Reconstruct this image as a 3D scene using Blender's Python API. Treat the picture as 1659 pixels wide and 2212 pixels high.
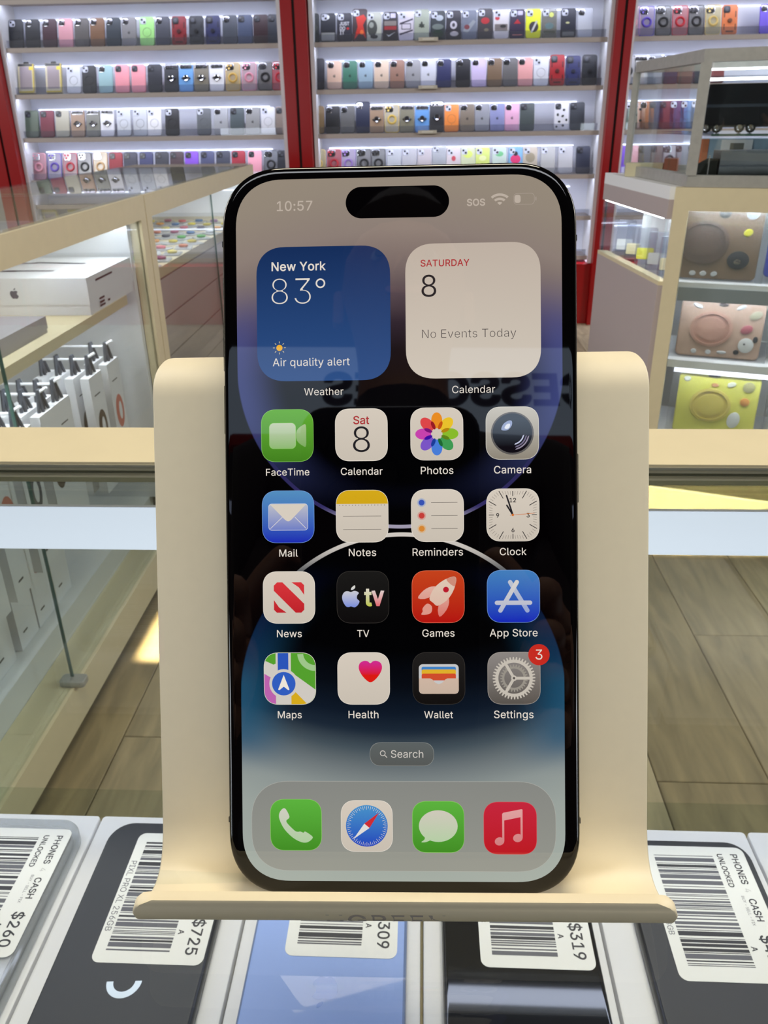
import bpy, math, random, os
from mathutils import Vector, Matrix
from mathutils.geometry import delaunay_2d_cdt
random.seed(7)
for o in list(bpy.data.objects): bpy.data.objects.remove(o)
sc = bpy.context.scene; COL = sc.collection
PI = math.pi
ZC = 1.10                       # camera height above the floor
# ------------------------------------------------------------------ camera
cam_d = bpy.data.cameras.new('camera'); cam = bpy.data.objects.new('camera', cam_d); COL.objects.link(cam); sc.camera = cam
CX = Vector((0.9989404, 0.0440685, -0.01326842))      # camera right / down / forward in world axes (z up)
CY = Vector((0.00749205, -0.44016957, -0.89788341))
CZ = Vector((-0.04540873, 0.8968326, -0.44003332))
cam.matrix_world = Matrix(((CX.x, -CY.x, -CZ.x, 0), (CX.y, -CY.y, -CZ.y, 0), (CX.z, -CY.z, -CZ.z, ZC), (0, 0, 0, 1)))
FPX, W_, H_ = 1740.0, 1659.0, 2212.0
cam_d.sensor_fit = 'VERTICAL'; cam_d.sensor_height = 24.0; cam_d.lens = 24.0 * FPX / H_
cam_d.clip_start = 0.005; cam_d.clip_end = 50
cam_d.dof.use_dof = True; cam_d.dof.focus_distance = 0.18; cam_d.dof.aperture_fstop = 50.0
# ------------------------------------------------------------------ world, lights, exposure
wd = bpy.data.worlds.new('world'); sc.world = wd; wd.use_nodes = True
wd.node_tree.nodes['Background'].inputs[0].default_value = (0.75, 0.85, 1.0, 1); wd.node_tree.nodes['Background'].inputs[1].default_value = 0.05
sc.view_settings.view_transform = 'Standard'; sc.view_settings.look = 'None'; sc.view_settings.exposure = 0.0; sc.view_settings.gamma = 1.0
sc.view_settings.use_curve_mapping = False
try:
    sc.cycles.use_denoising = True; sc.cycles.max_bounces = 10; sc.cycles.transparent_max_bounces = 16
    sc.cycles.sample_clamp_indirect = 4.0; sc.cycles.caustics_reflective = False; sc.cycles.caustics_refractive = False
except Exception: pass
def area(name, loc, target, sx, sy, power, col, spread=180):
    l = bpy.data.lights.new(name, 'AREA'); l.shape = 'RECTANGLE'; l.size = sx; l.size_y = sy; l.energy = power; l.color = col; l.spread = math.radians(spread)
    o = bpy.data.objects.new(name, l); COL.objects.link(o); o.location = loc
    o.rotation_euler = (Vector(target) - Vector(loc)).to_track_quat('-Z', 'Y').to_euler(); return o
area('ceiling_light_key', (0.1, 0.50, 2.85), (0.05, 0.3, 0.9), 1.1, 0.35, 32, (1.0, 0.89, 0.68))
area('ceiling_light_front', (0.0, -0.9, 2.85), (0.0, 0.3, 1.0), 1.6, 0.5, 18, (0.92, 0.95, 1.0))
area('added_side_light_right', (2.9, 2.0, 2.85), (1.2, 2.4, 0.8), 0.5, 2.6, 140, (0.97, 0.98, 1.0))  # unseen side lamp added to brighten the back of the shop
area('added_side_light_left', (-2.9, 2.0, 2.85), (-1.2, 2.4, 0.8), 0.5, 2.6, 140, (0.97, 0.98, 1.0))  # its twin at the left, likewise added as background fill
area('sunbeam_left', (-0.47, 1.72, 2.6), (-0.47, 1.72, 0), 0.34, 0.5, 9, (1.0, 0.82, 0.50), 1)
area('sunbeam_right', (1.0, 0.40, 2.6), (1.0, 2.06, 0.12), 1.5, 0.25, 6, (1.0, 0.84, 0.50), 1)
area('added_front_fill_left', (-1.9, -1.66, 0.75), (0.0, 0.1, 0.95), 1.6, 0.8, 34, (0.88, 0.94, 1.0))  # added fill lamp for the stand's lip; no window stands here
area('added_front_fill_right', (1.9, -1.66, 0.75), (0.0, 0.1, 0.95), 1.6, 0.8, 34, (0.88, 0.94, 1.0))  # second added lip fill, also without a window behind it

# ------------------------------------------------------------------ helpers
def lin(c):
    return tuple(((v/255)/12.92 if v/255 <= .04045 else ((v/255+.055)/1.055)**2.4) for v in c[:3]) + (1.0,)
MATS = {}
def mat(name, c, rough=.5, metal=0., spec=.5, alpha=None, noise=0., nscale=30., bump=0., streak=None):
    if name in MATS: return MATS[name]
    m = bpy.data.materials.new(name); m.use_nodes = True; nt = m.node_tree; b = nt.nodes['Principled BSDF']
    b.inputs['Base Color'].default_value = lin(c); b.inputs['Roughness'].default_value = rough; b.inputs['Metallic'].default_value = metal
    b.inputs['Specular IOR Level'].default_value = spec
    if alpha is not None: b.inputs['Alpha'].default_value = alpha
    if noise or bump:
        tc = nt.nodes.new('ShaderNodeTexCoord'); n = nt.nodes.new('ShaderNodeTexNoise'); n.inputs['Scale'].default_value = nscale; n.inputs['Detail'].default_value = 4
        if streak:
            mp = nt.nodes.new('ShaderNodeMapping'); mp.inputs['Scale'].default_value = streak; nt.links.new(tc.outputs['Object'], mp.inputs['Vector']); nt.links.new(mp.outputs[0], n.inputs['Vector']); n.inputs['Distortion'].default_value = .6
        else: nt.links.new(tc.outputs['Object'], n.inputs['Vector'])
        if noise:
            mx = nt.nodes.new('ShaderNodeMix'); mx.data_type = 'RGBA'; mx.inputs[6].default_value = lin([max(0, v*(1-noise)) for v in c]); mx.inputs[7].default_value = lin([min(255, v*(1+noise)) for v in c])
            nt.links.new(n.outputs['Fac'], mx.inputs[0]); nt.links.new(mx.outputs[2], b.inputs['Base Color'])
        if bump:
            bp = nt.nodes.new('ShaderNodeBump'); bp.inputs['Strength'].default_value = bump; bp.inputs['Distance'].default_value = .001
            nt.links.new(n.outputs['Fac'], bp.inputs['Height']); nt.links.new(bp.outputs['Normal'], b.inputs['Normal'])
    MATS[name] = m; return m
def emit(name, c, strength=1.0):
    if name in MATS: return MATS[name]
    m = bpy.data.materials.new(name); m.use_nodes = True; b = m.node_tree.nodes['Principled BSDF']
    b.inputs['Base Color'].default_value = (0, 0, 0, 1); b.inputs['Emission Color'].default_value = lin(c); b.inputs['Emission Strength'].default_value = strength
    b.inputs['Roughness'].default_value = .3; MATS[name] = m; return m
def disp(name, c, c2=None, h=5.75, spec=.5, off=0.):
    """lit display pixels behind glossy cover glass; c2 gives a vertical gradient over +-h mm of the object"""
    if name in MATS: return MATS[name]
    m = bpy.data.materials.new(name); m.use_nodes = True; nt = m.node_tree; b = nt.nodes['Principled BSDF']
    b.inputs['Base Color'].default_value = (0, 0, 0, 1); b.inputs['Roughness'].default_value = .02; b.inputs['Specular IOR Level'].default_value = spec
    b.inputs['Emission Color'].default_value = lin(c); b.inputs['Emission Strength'].default_value = 1.0
    if c2:
        tc = nt.nodes.new('ShaderNodeTexCoord'); sp = nt.nodes.new('ShaderNodeSeparateXYZ'); mr = nt.nodes.new('ShaderNodeMapRange')
        nt.links.new(tc.outputs['Object'], sp.inputs[0]); nt.links.new(sp.outputs['Y'], mr.inputs['Value'])
        mr.inputs['From Min'].default_value = (off-h)*.001; mr.inputs['From Max'].default_value = (off+h)*.001
        mx = nt.nodes.new('ShaderNodeMix'); mx.data_type = 'RGBA'; mx.inputs[6].default_value = lin(c2); mx.inputs[7].default_value = lin(c)
        nt.links.new(mr.outputs[0], mx.inputs[0]); nt.links.new(mx.outputs[2], b.inputs['Emission Color'])
    MATS[name] = m; return m
def glass(name, tint=(240, 250, 246), ior=1.45, rough=0.0, haze=0.0):
    """thin sheet of glass: clear with Fresnel reflection"""
    if name in MATS: return MATS[name]
    m = bpy.data.materials.new(name); m.use_nodes = True; nt = m.node_tree; nt.nodes.clear()
    out = nt.nodes.new('ShaderNodeOutputMaterial'); tr = nt.nodes.new('ShaderNodeBsdfTransparent'); tr.inputs[0].default_value = lin(tint)
    gl = nt.nodes.new('ShaderNodeBsdfGlossy'); gl.inputs['Roughness'].default_value = rough; fr = nt.nodes.new('ShaderNodeFresnel'); ge = nt.nodes.new('ShaderNodeNewGeometry'); mi = nt.nodes.new('ShaderNodeMix')
    mi.inputs[2].default_value = ior; mi.inputs[3].default_value = 1/ior; nt.links.new(ge.outputs['Backfacing'], mi.inputs[0]); nt.links.new(mi.outputs[0], fr.inputs[0])
    mx = nt.nodes.new('ShaderNodeMixShader'); nt.links.new(fr.outputs[0], mx.inputs[0]); nt.links.new(tr.outputs[0], mx.inputs[1]); nt.links.new(gl.outputs[0], mx.inputs[2])
    last = mx
    if haze:
        df = nt.nodes.new('ShaderNodeBsdfDiffuse'); df.inputs[0].default_value = lin((235, 238, 240)); m2 = nt.nodes.new('ShaderNodeMixShader'); m2.inputs[0].default_value = haze
        nt.links.new(mx.outputs[0], m2.inputs[1]); nt.links.new(df.outputs[0], m2.inputs[2]); last = m2
    nt.links.new(last.outputs[0], out.inputs[0]); MATS[name] = m; return m

_font = None
try:
    for r_, d_, f_ in os.walk(bpy.utils.resource_path('LOCAL')):
        if 'Inter.woff2' in f_: _font = bpy.data.fonts.load(os.path.join(r_, 'Inter.woff2')); break
except Exception: _font = None
_tc = {}
def text2d(s, bold=0.0, spacing=1.0):
    """outline text filled contour by contour, so glyphs with overlapping strokes stay whole"""
    k = (s, bold, spacing)
    if k in _tc: return _tc[k]
    c = bpy.data.curves.new('t', 'FONT'); c.body = s; c.resolution_u = 4; c.offset = 0.0; c.space_character = spacing; c.fill_mode = 'NONE'
    if _font: c.font = _font
    c.size = 1.0; o = bpy.data.objects.new('t', c); COL.objects.link(o); bpy.context.view_layer.update()
    me = bpy.data.meshes.new_from_object(o.evaluated_get(bpy.context.evaluated_depsgraph_get()))
    P = [(p.co.x, p.co.y) for p in me.vertices]; nb_ = [[] for _ in P]
    for e_ in me.edges: a_, b_ = e_.vertices; nb_[a_].append(b_); nb_[b_].append(a_)
    bpy.data.objects.remove(o); bpy.data.curves.remove(c); bpy.data.meshes.remove(me)
    seen = set(); loops_ = []
    for i in range(len(P)):
        if i in seen or len(nb_[i]) < 2: continue
        l = [i]; seen.add(i); cur = nb_[i][1] if nb_[i][1] == i+1 else nb_[i][0]
        cur = i+1 if i+1 in nb_[i] else nb_[i][0]
        while cur not in seen:
            seen.add(cur); l.append(cur); nx_ = [q for q in nb_[cur] if q not in seen]
            if not nx_: break
            cur = nx_[0]
        if len(l) > 2: loops_.append([P[q] for q in l])
    if bold:
        sg_ = 1 if sum(sum(l[i-1][0]*l[i][1]-l[i][0]*l[i-1][1] for i in range(len(l))) for l in loops_) > 0 else -1; nl = []
        for l in loops_:
            m_ = []
            for i in range(len(l)):
                (ax, ay), (qx, qy), (bx_, by_) = l[i-1], l[i], l[(i+1) % len(l)]
                e1 = Vector((qx-ax, qy-ay)); e2 = Vector((bx_-qx, by_-qy)); e1 = e1.normalized() if e1.length > 1e-9 else e1; e2 = e2.normalized() if e2.length > 1e-9 else e2
                n1 = Vector((e1.y, -e1.x)); n2 = Vector((e2.y, -e2.x)); nn = n1+n2; nn = nn.normalized() if nn.length > .2 else n1
                m_.append((qx+nn.x*bold*sg_, qy+nn.y*bold*sg_))
            nl.append(m_)
        loops_ = nl
    V2, E2 = [], []
    for l in loops_:
        n0 = len(V2); V2 += [Vector(p) for p in l]; E2 += [(n0+i, n0+(i+1) % len(l)) for i in range(len(l))]
    cv, ce, cf, *_r = delaunay_2d_cdt(V2, E2, [], 0, 1e-6)
    BB = [(min(p[0] for p in l), max(p[0] for p in l), min(p[1] for p in l), max(p[1] for p in l), l) for l in loops_]
    if not loops_: return ([], [], 1.0)
    v = [(p.x, p.y) for p in cv]; f = []
    for t in cf:
        cx = sum(v[q][0] for q in t)/len(t); cy = sum(v[q][1] for q in t)/len(t); wn = 0
        for x0, x1, y0, y1, l in BB:
            if not (x0 < cx < x1 and y0 < cy < y1): continue
            for i in range(len(l)):
                (ax, ay), (bx_, by_) = l[i-1], l[i]
                if (ay > cy) != (by_ > cy) and cx < (bx_-ax)*(cy-ay)/(by_-ay)+ax: wn += 1 if by_ > ay else -1
        if wn:
            q = list(t); (x1, y1), (x2, y2), (x3, y3) = v[q[0]], v[q[1]], v[q[2]]
            f.append(tuple(q) if (x2-x1)*(y3-y1)-(x3-x1)*(y2-y1) > 0 else tuple(q[::-1]))
    x0 = min(p[0] for p in v); x1 = max(p[0] for p in v)
    _tc[k] = ([(p[0]-x0, p[1]) for p in v], f, x1-x0); return _tc[k]

def smooth_closed(pts, n=4):
    out = []; N = len(pts)
    for i in range(N):
        p0, p1, p2, p3 = pts[i-1], pts[i], pts[(i+1) % N], pts[(i+2) % N]
        for k in range(n):
            t = k/n
            out.append(tuple(.5*((2*p1[j]) + (-p0[j]+p2[j])*t + (2*p0[j]-5*p1[j]+4*p2[j]-p3[j])*t*t + (-p0[j]+3*p1[j]-3*p2[j]+p3[j])*t**3) for j in range(2)))
    return out
def rr(cx, cy, w, h, r, n=8, e=2.0):
    """rounded rectangle outline, counter-clockwise; e>2 gives squircle corners"""
    r = min(r, w/2-1e-9, h/2-1e-9); pts = []
    for sx, sy, a0 in ((1, 1, 0), (-1, 1, 1), (-1, -1, 2), (1, -1, 3)):
        for k in range(n+1):
            t = PI/2*k/n
            if a0 % 2: t = PI/2-t
            cxk = abs(math.cos(t))**(2/e)*r; syk = abs(math.sin(t))**(2/e)*r
            pts.append((cx+sx*(w/2-r+cxk), cy+sy*(h/2-r+syk)))
    out = [pts[0]]
    for p in pts[1:]:
        if abs(p[0]-out[-1][0])+abs(p[1]-out[-1][1]) > 1e-7: out.append(p)
    if abs(out[0][0]-out[-1][0])+abs(out[0][1]-out[-1][1]) < 1e-7: out.pop()
    return out
def circ(cx, cy, r, n=32, ry=None, a=0.):
    ry = ry or r; ca, sa = math.cos(a), math.sin(a)
    return [(cx+r*math.cos(t)*ca-ry*math.sin(t)*sa, cy+r*math.cos(t)*sa+ry*math.sin(t)*ca) for t in [2*PI*i/n for i in range(n)]]
def caps(x0, y0, x1, y1, w, n=8):
    a = math.atan2(y1-y0, x1-x0); p = [(x1+w/2*math.cos(a-PI/2+PI*k/n), y1+w/2*math.sin(a-PI/2+PI*k/n)) for k in range(n+1)]
    return p + [(x0+w/2*math.cos(a+PI/2+PI*k/n), y0+w/2*math.sin(a+PI/2+PI*k/n)) for k in range(n+1)]

class MB:
    def __init__(s): s.v = []; s.f = []; s.mi = []; s.mats = []
    def _m(s, m):
        if m not in s.mats: s.mats.append(m)
        return s.mats.index(m)
    def face(s, pts, m):
        i = len(s.v); s.v += [tuple(p) for p in pts]; s.f.append(tuple(range(i, i+len(pts)))); s.mi.append(s._m(m)); return s
    def mesh(s, v, f, m):
        i = len(s.v); s.v += [tuple(p) for p in v]; k = s._m(m)
        for q in f: s.f.append(tuple(a+i for a in q)); s.mi.append(k)
        return s
    def box(s, x0, x1, y0, y1, z0, z1, m, M=None):
        v = [(x, y, z) for z in (z0, z1) for y in (y0, y1) for x in (x0, x1)]
        if M: v = [tuple(M @ Vector(p)) for p in v]
        return s.mesh(v, [(0, 2, 3, 1), (4, 5, 7, 6), (0, 1, 5, 4), (2, 6, 7, 3), (0, 4, 6, 2), (1, 3, 7, 5)], m)
    def flat(s, pts, z, m, k=.001):
        return s.face([(p[0]*k, p[1]*k, z) for p in pts], m)
    def ring(s, outer, inner, z, m, k=.001):
        n = len(outer); v = [(p[0]*k, p[1]*k, z) for p in outer+inner]
        return s.mesh(v, [(i, (i+1) % n, n+(i+1) % n, n+i) for i in range(n)], m)
    def loops(s, L, m, cap0=True, cap1=True, closed=True):
        """skin a list of 3-d loops of equal length"""
        n = len(L[0]); v = [p for l in L for p in l]; f = []
        for j in range(len(L)-1):
            for i in range(n if closed else n-1):
                a, b = j*n+i, j*n+(i+1) % n; f.append((a, b, b+n, a+n))
        if cap0: f.append(tuple(reversed(range(n))))
        if cap1: f.append(tuple(range((len(L)-1)*n, len(L)*n)))
        return s.mesh(v, f, m)
    def slab(s, w, h, r, z0, z1, m, bev=0., cx=0, cy=0, n=5, e=2.0, M=None):
        """rounded-rect slab in the xy plane, bevelled edges"""
        def lp(ins, z):
            q = [(x, y, z) for x, y in rr(cx, cy, w-2*ins, h-2*ins, max(r-ins, 1e-4), n, e)]
            return [tuple(M @ Vector(p)) for p in q] if M else q
        ib = bev+min(.0008, min(w, h)*.03)
        L = [lp(ib, z0), lp(bev, z0), lp(bev*.3, z0+bev*.3), lp(0, z0+bev), lp(0, z1-bev), lp(bev*.3, z1-bev*.3), lp(bev, z1), lp(ib, z1)] if bev else [lp(0, z0), lp(0, z1)]
        return s.loops(L, m)
    def tube(s, p0, p1, r, m, n=10, r1=None):
        p0, p1 = Vector(p0), Vector(p1); d = (p1-p0).normalized(); a = d.orthogonal().normalized(); b = d.cross(a); r1 = r if r1 is None else r1
        L = [[tuple(p+(a*math.cos(2*PI*i/n)+b*math.sin(2*PI*i/n))*q) for i in range(n)] for p, q in ((p0, r), (p1, r1))]
        return s.loops(L, m)
    def torus(s, c, R, r, m, axis=(0, 0, 1), n=20, k=6, sy=1.0):
        ax = Vector(axis).normalized(); a = ax.orthogonal().normalized(); b = ax.cross(a); c = Vector(c); v = []
        for i in range(n):
            t = 2*PI*i/n; d = a*math.cos(t)+b*math.sin(t)*sy
            for j in range(k):
                u = 2*PI*j/k; v.append(tuple(c+d*R+d.normalized()*r*math.cos(u)+ax*r*math.sin(u)))
        return s.mesh(v, [(i*k+j, ((i+1) % n)*k+j, ((i+1) % n)*k+(j+1) % k, i*k+(j+1) % k) for i in range(n) for j in range(k)], m)
    def text(s, t, o, ux, uy, m, width=None, size=None, align='c', bold=0., spacing=1.0, sy=1.0):
        v, f, w = text2d(t, bold, spacing); k = width/w if width else size
        o, ux, uy = Vector(o), Vector(ux), Vector(uy); off = {'c': -w/2, 'l': 0, 'r': -w}[align]
        return s.mesh([tuple(o+ux*((x+off)*k)+uy*(y*k*sy)) for x, y in v], f, m)
    def build(s, name, parent=None, loc=None, rot=None, smooth=True, ang=35):
        me = bpy.data.meshes.new(name); me.from_pydata(s.v, [], s.f)
        for m in s.mats: me.materials.append(m)
        me.polygons.foreach_set('material_index', s.mi)
        if smooth:
            me.polygons.foreach_set('use_smooth', [True]*len(s.f))
            try: me.set_sharp_from_angle(angle=math.radians(ang))
            except Exception: pass
        me.update(); o = bpy.data.objects.new(name, me); COL.objects.link(o)
        if parent: o.parent = parent
        if loc: o.location = loc
        if rot: o.rotation_euler = rot
        return o
def tag(o, label=None, cat=None, group=None, kind=None):
    if label: o['label'] = label
    if cat: o['category'] = cat
    if group: o['group'] = group
    if kind: o['kind'] = kind
    return o
def empty(name, loc=(0, 0, 0), rz=0):
    o = bpy.data.objects.new(name, None); COL.objects.link(o); o.location = loc; o.rotation_euler = (0, 0, rz); o.empty_display_size = .05; return o
def at(px, py, Y=None, X=None, D=None):
    """world point where the photo ray through (px,py) meets a real plane"""
    d = CX*((px-829.5)/FPX)+CY*((py-1106)/FPX)+CZ
    k = Y/d.y if Y is not None else X/d.x if X is not None else -D/d.z
    return Vector((d.x*k, d.y*k, ZC+d.z*k))
# ------------------------------------------------------------------ common materials
CREAM = mat('cream_laminate', (214, 201, 167), .45, noise=.02, nscale=40)
WHITE = mat('white_laminate', (232, 233, 236), .4)
BACKW = mat('white_back_panel', (226, 230, 242), .5)
SHELFEDGE = mat('taupe_shelf_edge', (178, 166, 158), .5)
RED = mat('red_lacquer', (150, 8, 12), .3)
BLACK = mat('black_plastic', (18, 18, 20), .4)
DARK = mat('dark_gap', (25, 8, 8), .6)
GLASS = glass('clear_glass', (249, 252, 251)); GLASST = glass('counter_top_glass', (252, 254, 254), haze=.0)
GLASSE = mat('green_glass_edge', (70, 96, 88), .2)
ACRYL = glass('acrylic', (228, 230, 236), haze=.04)
STEEL = mat('brushed_steel', (168, 166, 160), .45, metal=.35, noise=.08, nscale=60)
LEDM = emit('led_strip_light', (226, 233, 255), 4.0); LEDF = emit('added_shelf_front_fill', (222, 229, 255), 26.0); LEDC = emit('counter_led_light', (236, 242, 250), 34.0)
def struct(o): o['kind'] = 'structure'; return o
# ------------------------------------------------------------------ the room
PL = [mat('floor_plank_'+n, c, .6, noise=.30, nscale=7, bump=.05, streak=(5, .7, 1)) for n, c in (('grey_brown', (146, 130, 102)), ('olive_brown', (136, 120, 90)), ('pale_brown', (156, 141, 112)))]
fl = empty('floor'); struct(fl)
sub = MB().box(-4.2, 4.2, -1.7, 5.4, -.03, -.004, mat('floor_joint', (60, 52, 40), .8)).build('subfloor', fl)
pw, pl_ = .205, 1.22; pm = {}
x = -.588 - pw*1
for ci in range(-1, 12):
    x0 = -.588+ci*pw; off = (ci*.47) % pl_
    for k in range(-1, 4):
        y0 = k*pl_+off; y1 = y0+pl_
        if y1 < .2: continue
        mi = (ci*5+k*3) % 3
        if mi not in pm:
            pm[mi] = MB().loops([[(x_, y_, z) for x_, y_ in ((ins, ins), (pw-ins, ins), (pw-ins, pl_-ins), (ins, pl_-ins))] for ins, z in ((.0008, -.004), (.0008, -.0015), (.0025, 0))], PL[mi], cap0=False)
            o = pm[mi].build('plank', fl, (x0, y0, 0), smooth=False); pm[mi] = o
        else:
            p = pm[mi].copy(); COL.objects.link(p); p.parent = fl; p.location = (x0, y0, 0)
WALLM = mat('wall_paint', (200, 196, 190), .8); CEIL = mat('ceiling_paint', (58, 58, 60), .9); DIM = mat('dark_wall_paint', (40, 32, 30), .9)
struct(MB().box(-4.2, 4.2, 5.12, 5.22, 0, 2.9, WALLM).build('wall_back', smooth=False))
struct(MB().box(-4.3, -4.2, -1.7, 5.22, 0, 2.9, WALLM).build('wall_left', smooth=False))
struct(MB().box(4.2, 4.3, -1.7, 5.22, 0, 2.9, WALLM).build('wall_right', smooth=False))
struct(MB().box(-4.2, 4.2, -1.8, -1.7, 0, 2.9, DIM).build('wall_front', smooth=False))
struct(MB().box(-4.3, 4.3, -1.8, 5.22, 2.9, 3.0, CEIL).build('ceiling', smooth=False))
# ------------------------------------------------------------------ back wall display bays
SHD = [-.569, -.353, -.135, .078, .294, .508, .722]       # depth of each shelf top below the camera height
YF, YB = 4.80, 4.98
def bay(x0, x1, label):
    e = empty('display_bay', ((x0+x1)/2, YB, 0)); tag(e, label, 'shelving', 'lit white shelving bays on the back wall')
    def b(n, m, *a): o = MB().box(a[0]-(x0+x1)/2, a[1]-(x0+x1)/2, a[2]-YB, a[3]-YB, a[4], a[5], m).build(n, e, smooth=False); return o
    b('back_panel', BACKW, x0, x1, YB, YB+.03, .25, 2.2)
    b('side_panel', WHITE, x0, x0+.02, YF-.02, YB, .34, 2.2); b('side_panel', WHITE, x1-.02, x1, YF-.02, YB, .34, 2.2)
    b('base_panel', RED, x0, x1, YF-.03, YB, 0.0, .335)
    for d in SHD:
        z = ZC-d
        s = MB().box(x0+.021-(x0+x1)/2, x1-.021-(x0+x1)/2, YF-YB, -.001, z-.010, z, SHELFEDGE).box(x0+.021-(x0+x1)/2, x1-.021-(x0+x1)/2, YF-YB, YF-YB+.008, z-.022, z-.010, SHELFEDGE).build('shelf', e, smooth=False)
        l = b('led_strip', LEDM, x0+.06, x1-.12, YB-.004, YB-.001, z+.14-.0016, z+.14+.0016); l.parent = s
        l = b('led_strip', LEDF, x0+.03, x1-.03, YF+.009, YF+.021, z-.0125, z-.0102); l.parent = s  # unseen strip added behind the front edge to brighten the bay
        a = b('shelf_lip', ACRYL, x0+.03, x1-.03, YF+.003, YF+.006, z+.0005, z+.035); a.parent = s
        a['label'] = 'clear acrylic lip'
    return e
bay(-2.225, -.735, 'white lit shelving bay of phone cases between the left and middle red posts')
bay(-.59, .955, 'white lit shelving bay of phone cases between the middle and right red posts')
bay(1.045, 2.55, 'white lit shelving bay of phone cases right of the right red post')
for x, lb in ((-2.294, 'glossy red post with black seam left of the left shelving bay'), (-.662, 'glossy red post with black seam in the middle of the shelf wall'), (1.0, 'glossy red post with black seam right of the centre shelving bay')):
    e = empty('red_post', (x, YF, 0)); tag(e, lb, 'post', 'red posts between the shelving bays')
    w = .066 if x < 0 else .044
    for s in (-1, 1):
        MB().box(min(s*.007, s*w), max(s*.007, s*w), -.07, .05, .0, 2.25, RED).build('red_strip', e, smooth=False)
    MB().box(-.007, .007, -.055, .05, .0, 2.25, DARK).build('black_seam', e, smooth=False)
# shelf ticket holders (centre bay)
for i, (px, d) in enumerate(((925, SHD[1]), (925, SHD[2]), (925, SHD[3]))):
    p = at(px, 100, Y=YF-.004); e = empty('ticket_holder', (p.x, YF-.006, ZC-d)); tag(e, 'small beige ticket holder on the %s shelf of the centre bay' % ('top', 'second', 'third')[i], 'ticket holder', 'ticket holders on the centre shelves')
    MB().box(-.05, .05, -.012, .005, -.004, .012, mat('beige_plastic', (205, 196, 180), .5)).build('holder', e, smooth=False)
    MB().box(-.03, .03, -.0135, -.0122, .001, .008, mat('ticket_paper', (228, 222, 210), .6)).build('ticket', e, smooth=False)
# ------------------------------------------------------------------ left run of glass counters
def barbox(p0, p1, w, h, m):  # horizontal bar p0->p1 of width w (x) hanging h below
    pass
XL = -.67
def counter_left(y0, y1, kind, label):
    e = empty('display_counter', (XL-.23, (y0+y1)/2, 0)); tag(e, label, 'counter', 'glass display counters along the left')
    ox, oy = XL-.23, (y0+y1)/2
    def b(n, m, a): return MB().box(a[0]-ox, a[1]-ox, a[2]-oy, a[3]-oy, a[4], a[5], m).build(n, e, smooth=False)
    zt = ZC-.160
    xb = XL-.47
    b('top_rail', CREAM, (XL-.03, XL, y0, y1, zt-.052, zt)); b('top_rail', CREAM, (xb, xb+.03, y0, y1, zt-.052, zt))
    b('cross_rail', CREAM, (xb+.03, XL-.03, y1-.03, y1, zt-.052, zt))
    b('cross_rail', CREAM, (xb+.03, XL-.03, y0, y0+.03, zt-.052, zt))
    for xx in (XL-.03, xb):
        b('post', CREAM, (xx, xx+.03, y1-.04, y1, 0, zt-.052)); b('post', CREAM, (xx, xx+.03, y0, y0+.04, 0, zt-.052))
    g = b('glass_top', GLASST, (xb+.005, XL-.005, y0+.003, y1-.003, zt+.001, zt+.005)); g['label'] = 'clear glass top'
    if kind == 1:
        b('bottom_rail', CREAM, (XL-.075, XL, y0+.04, y1-.04, ZC-1.073, ZC-.99))
        b('plinth', mat('dark_plinth', (70, 60, 48), .6), (xb+.02, XL-.04, y0+.04, y1-.04, 0, ZC-1.073))
        b('deck', WHITE, (xb+.03, XL-.076, y0+.04, y1-.04, ZC-1.0, ZC-.93))
        b('back_panel', WHITE, (xb+.03, xb+.04, y0+.04, y1-.04, ZC-.93, zt-.052))
        b('end_panel', WHITE, (xb+.04, XL-.031, y1-.06, y1-.041, ZC-.93, zt-.052))
        b('shelf', CREAM, (xb+.04, XL-.022, y0+.05, y1-.15, ZC-.387, ZC-.366))
        b('led_strip', LEDC, (XL-.045, XL-.033, y0+.06, y1-.08, zt-.05, zt-.044))
        b('led_strip', LEDC, (XL-.06, XL-.045, y0+.06, y1-.17, ZC-.3935, ZC-.3875))
        for ya, yb in ((y0+.04, 1.24), (1.246, y1-.04)):
            p = b('glass_pane', GLASS, (XL-.012, XL-.007, ya, yb, ZC-.99, zt-.052))
            q = MB().box(XL-.0125-ox, XL-.0065-ox, ya-oy, ya-oy+.0025, ZC-.99, zt-.052, GLASSE).build('glass_edge', p, smooth=False)
        c = MB().slab(.05, .03, .008, 0, .014, STEEL, .003).build('pane_clip', e, (XL-.006-ox, 1.243-oy, ZC-.99)); c['label'] = 'small metal clip at the foot of the pane joint'
    else:
        b('end_panel', WHITE, (xb+.03, XL-.031, y1-.06, y1-.04, .1, zt-.052)); b('back_panel', WHITE, (xb+.03, xb+.04, y0+.04, y1-.04, .1, zt-.052))
        b('shelf', CREAM, (xb+.04, XL-.016, y0+.04, y1-.04, ZC-.372, ZC-.345))
        b('bottom_rail', CREAM, (XL-.075, XL, y0+.04, y1-.04, 0, .11))
        z = ZC-.376
        SL = mat('mauve_slatwall', (198, 185, 180), .6)
        while z > .2:
            b('slat', SL, (XL-.03, XL-.016, y0+.04, y1-.04, z-.098, z)); z -= .102
        b('slat_backing', mat('slat_groove', (70, 62, 62), .7), (XL-.038, XL-.031, y0+.04, y1-.04, .12, ZC-.376))
        for ya, yb in ((y0+.04, 2.72), (2.726, y1-.04)):
            p = b('glass_pane', GLASS, (XL-.010, XL-.006, ya, yb, .11, zt-.052))
            MB().box(XL-.0105-ox, XL-.0055-ox, ya-oy, ya-oy+.003, .11, zt-.052, GLASSE).build('glass_edge', p, smooth=False)
        b('led_strip', LEDC, (XL-.045, XL-.033, y0+.06, y1-.08, zt-.05, zt-.044))
    return e
counter_left(.55, 2.04, 1, 'cream framed glass display counter at the left with white boxes inside')
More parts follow.
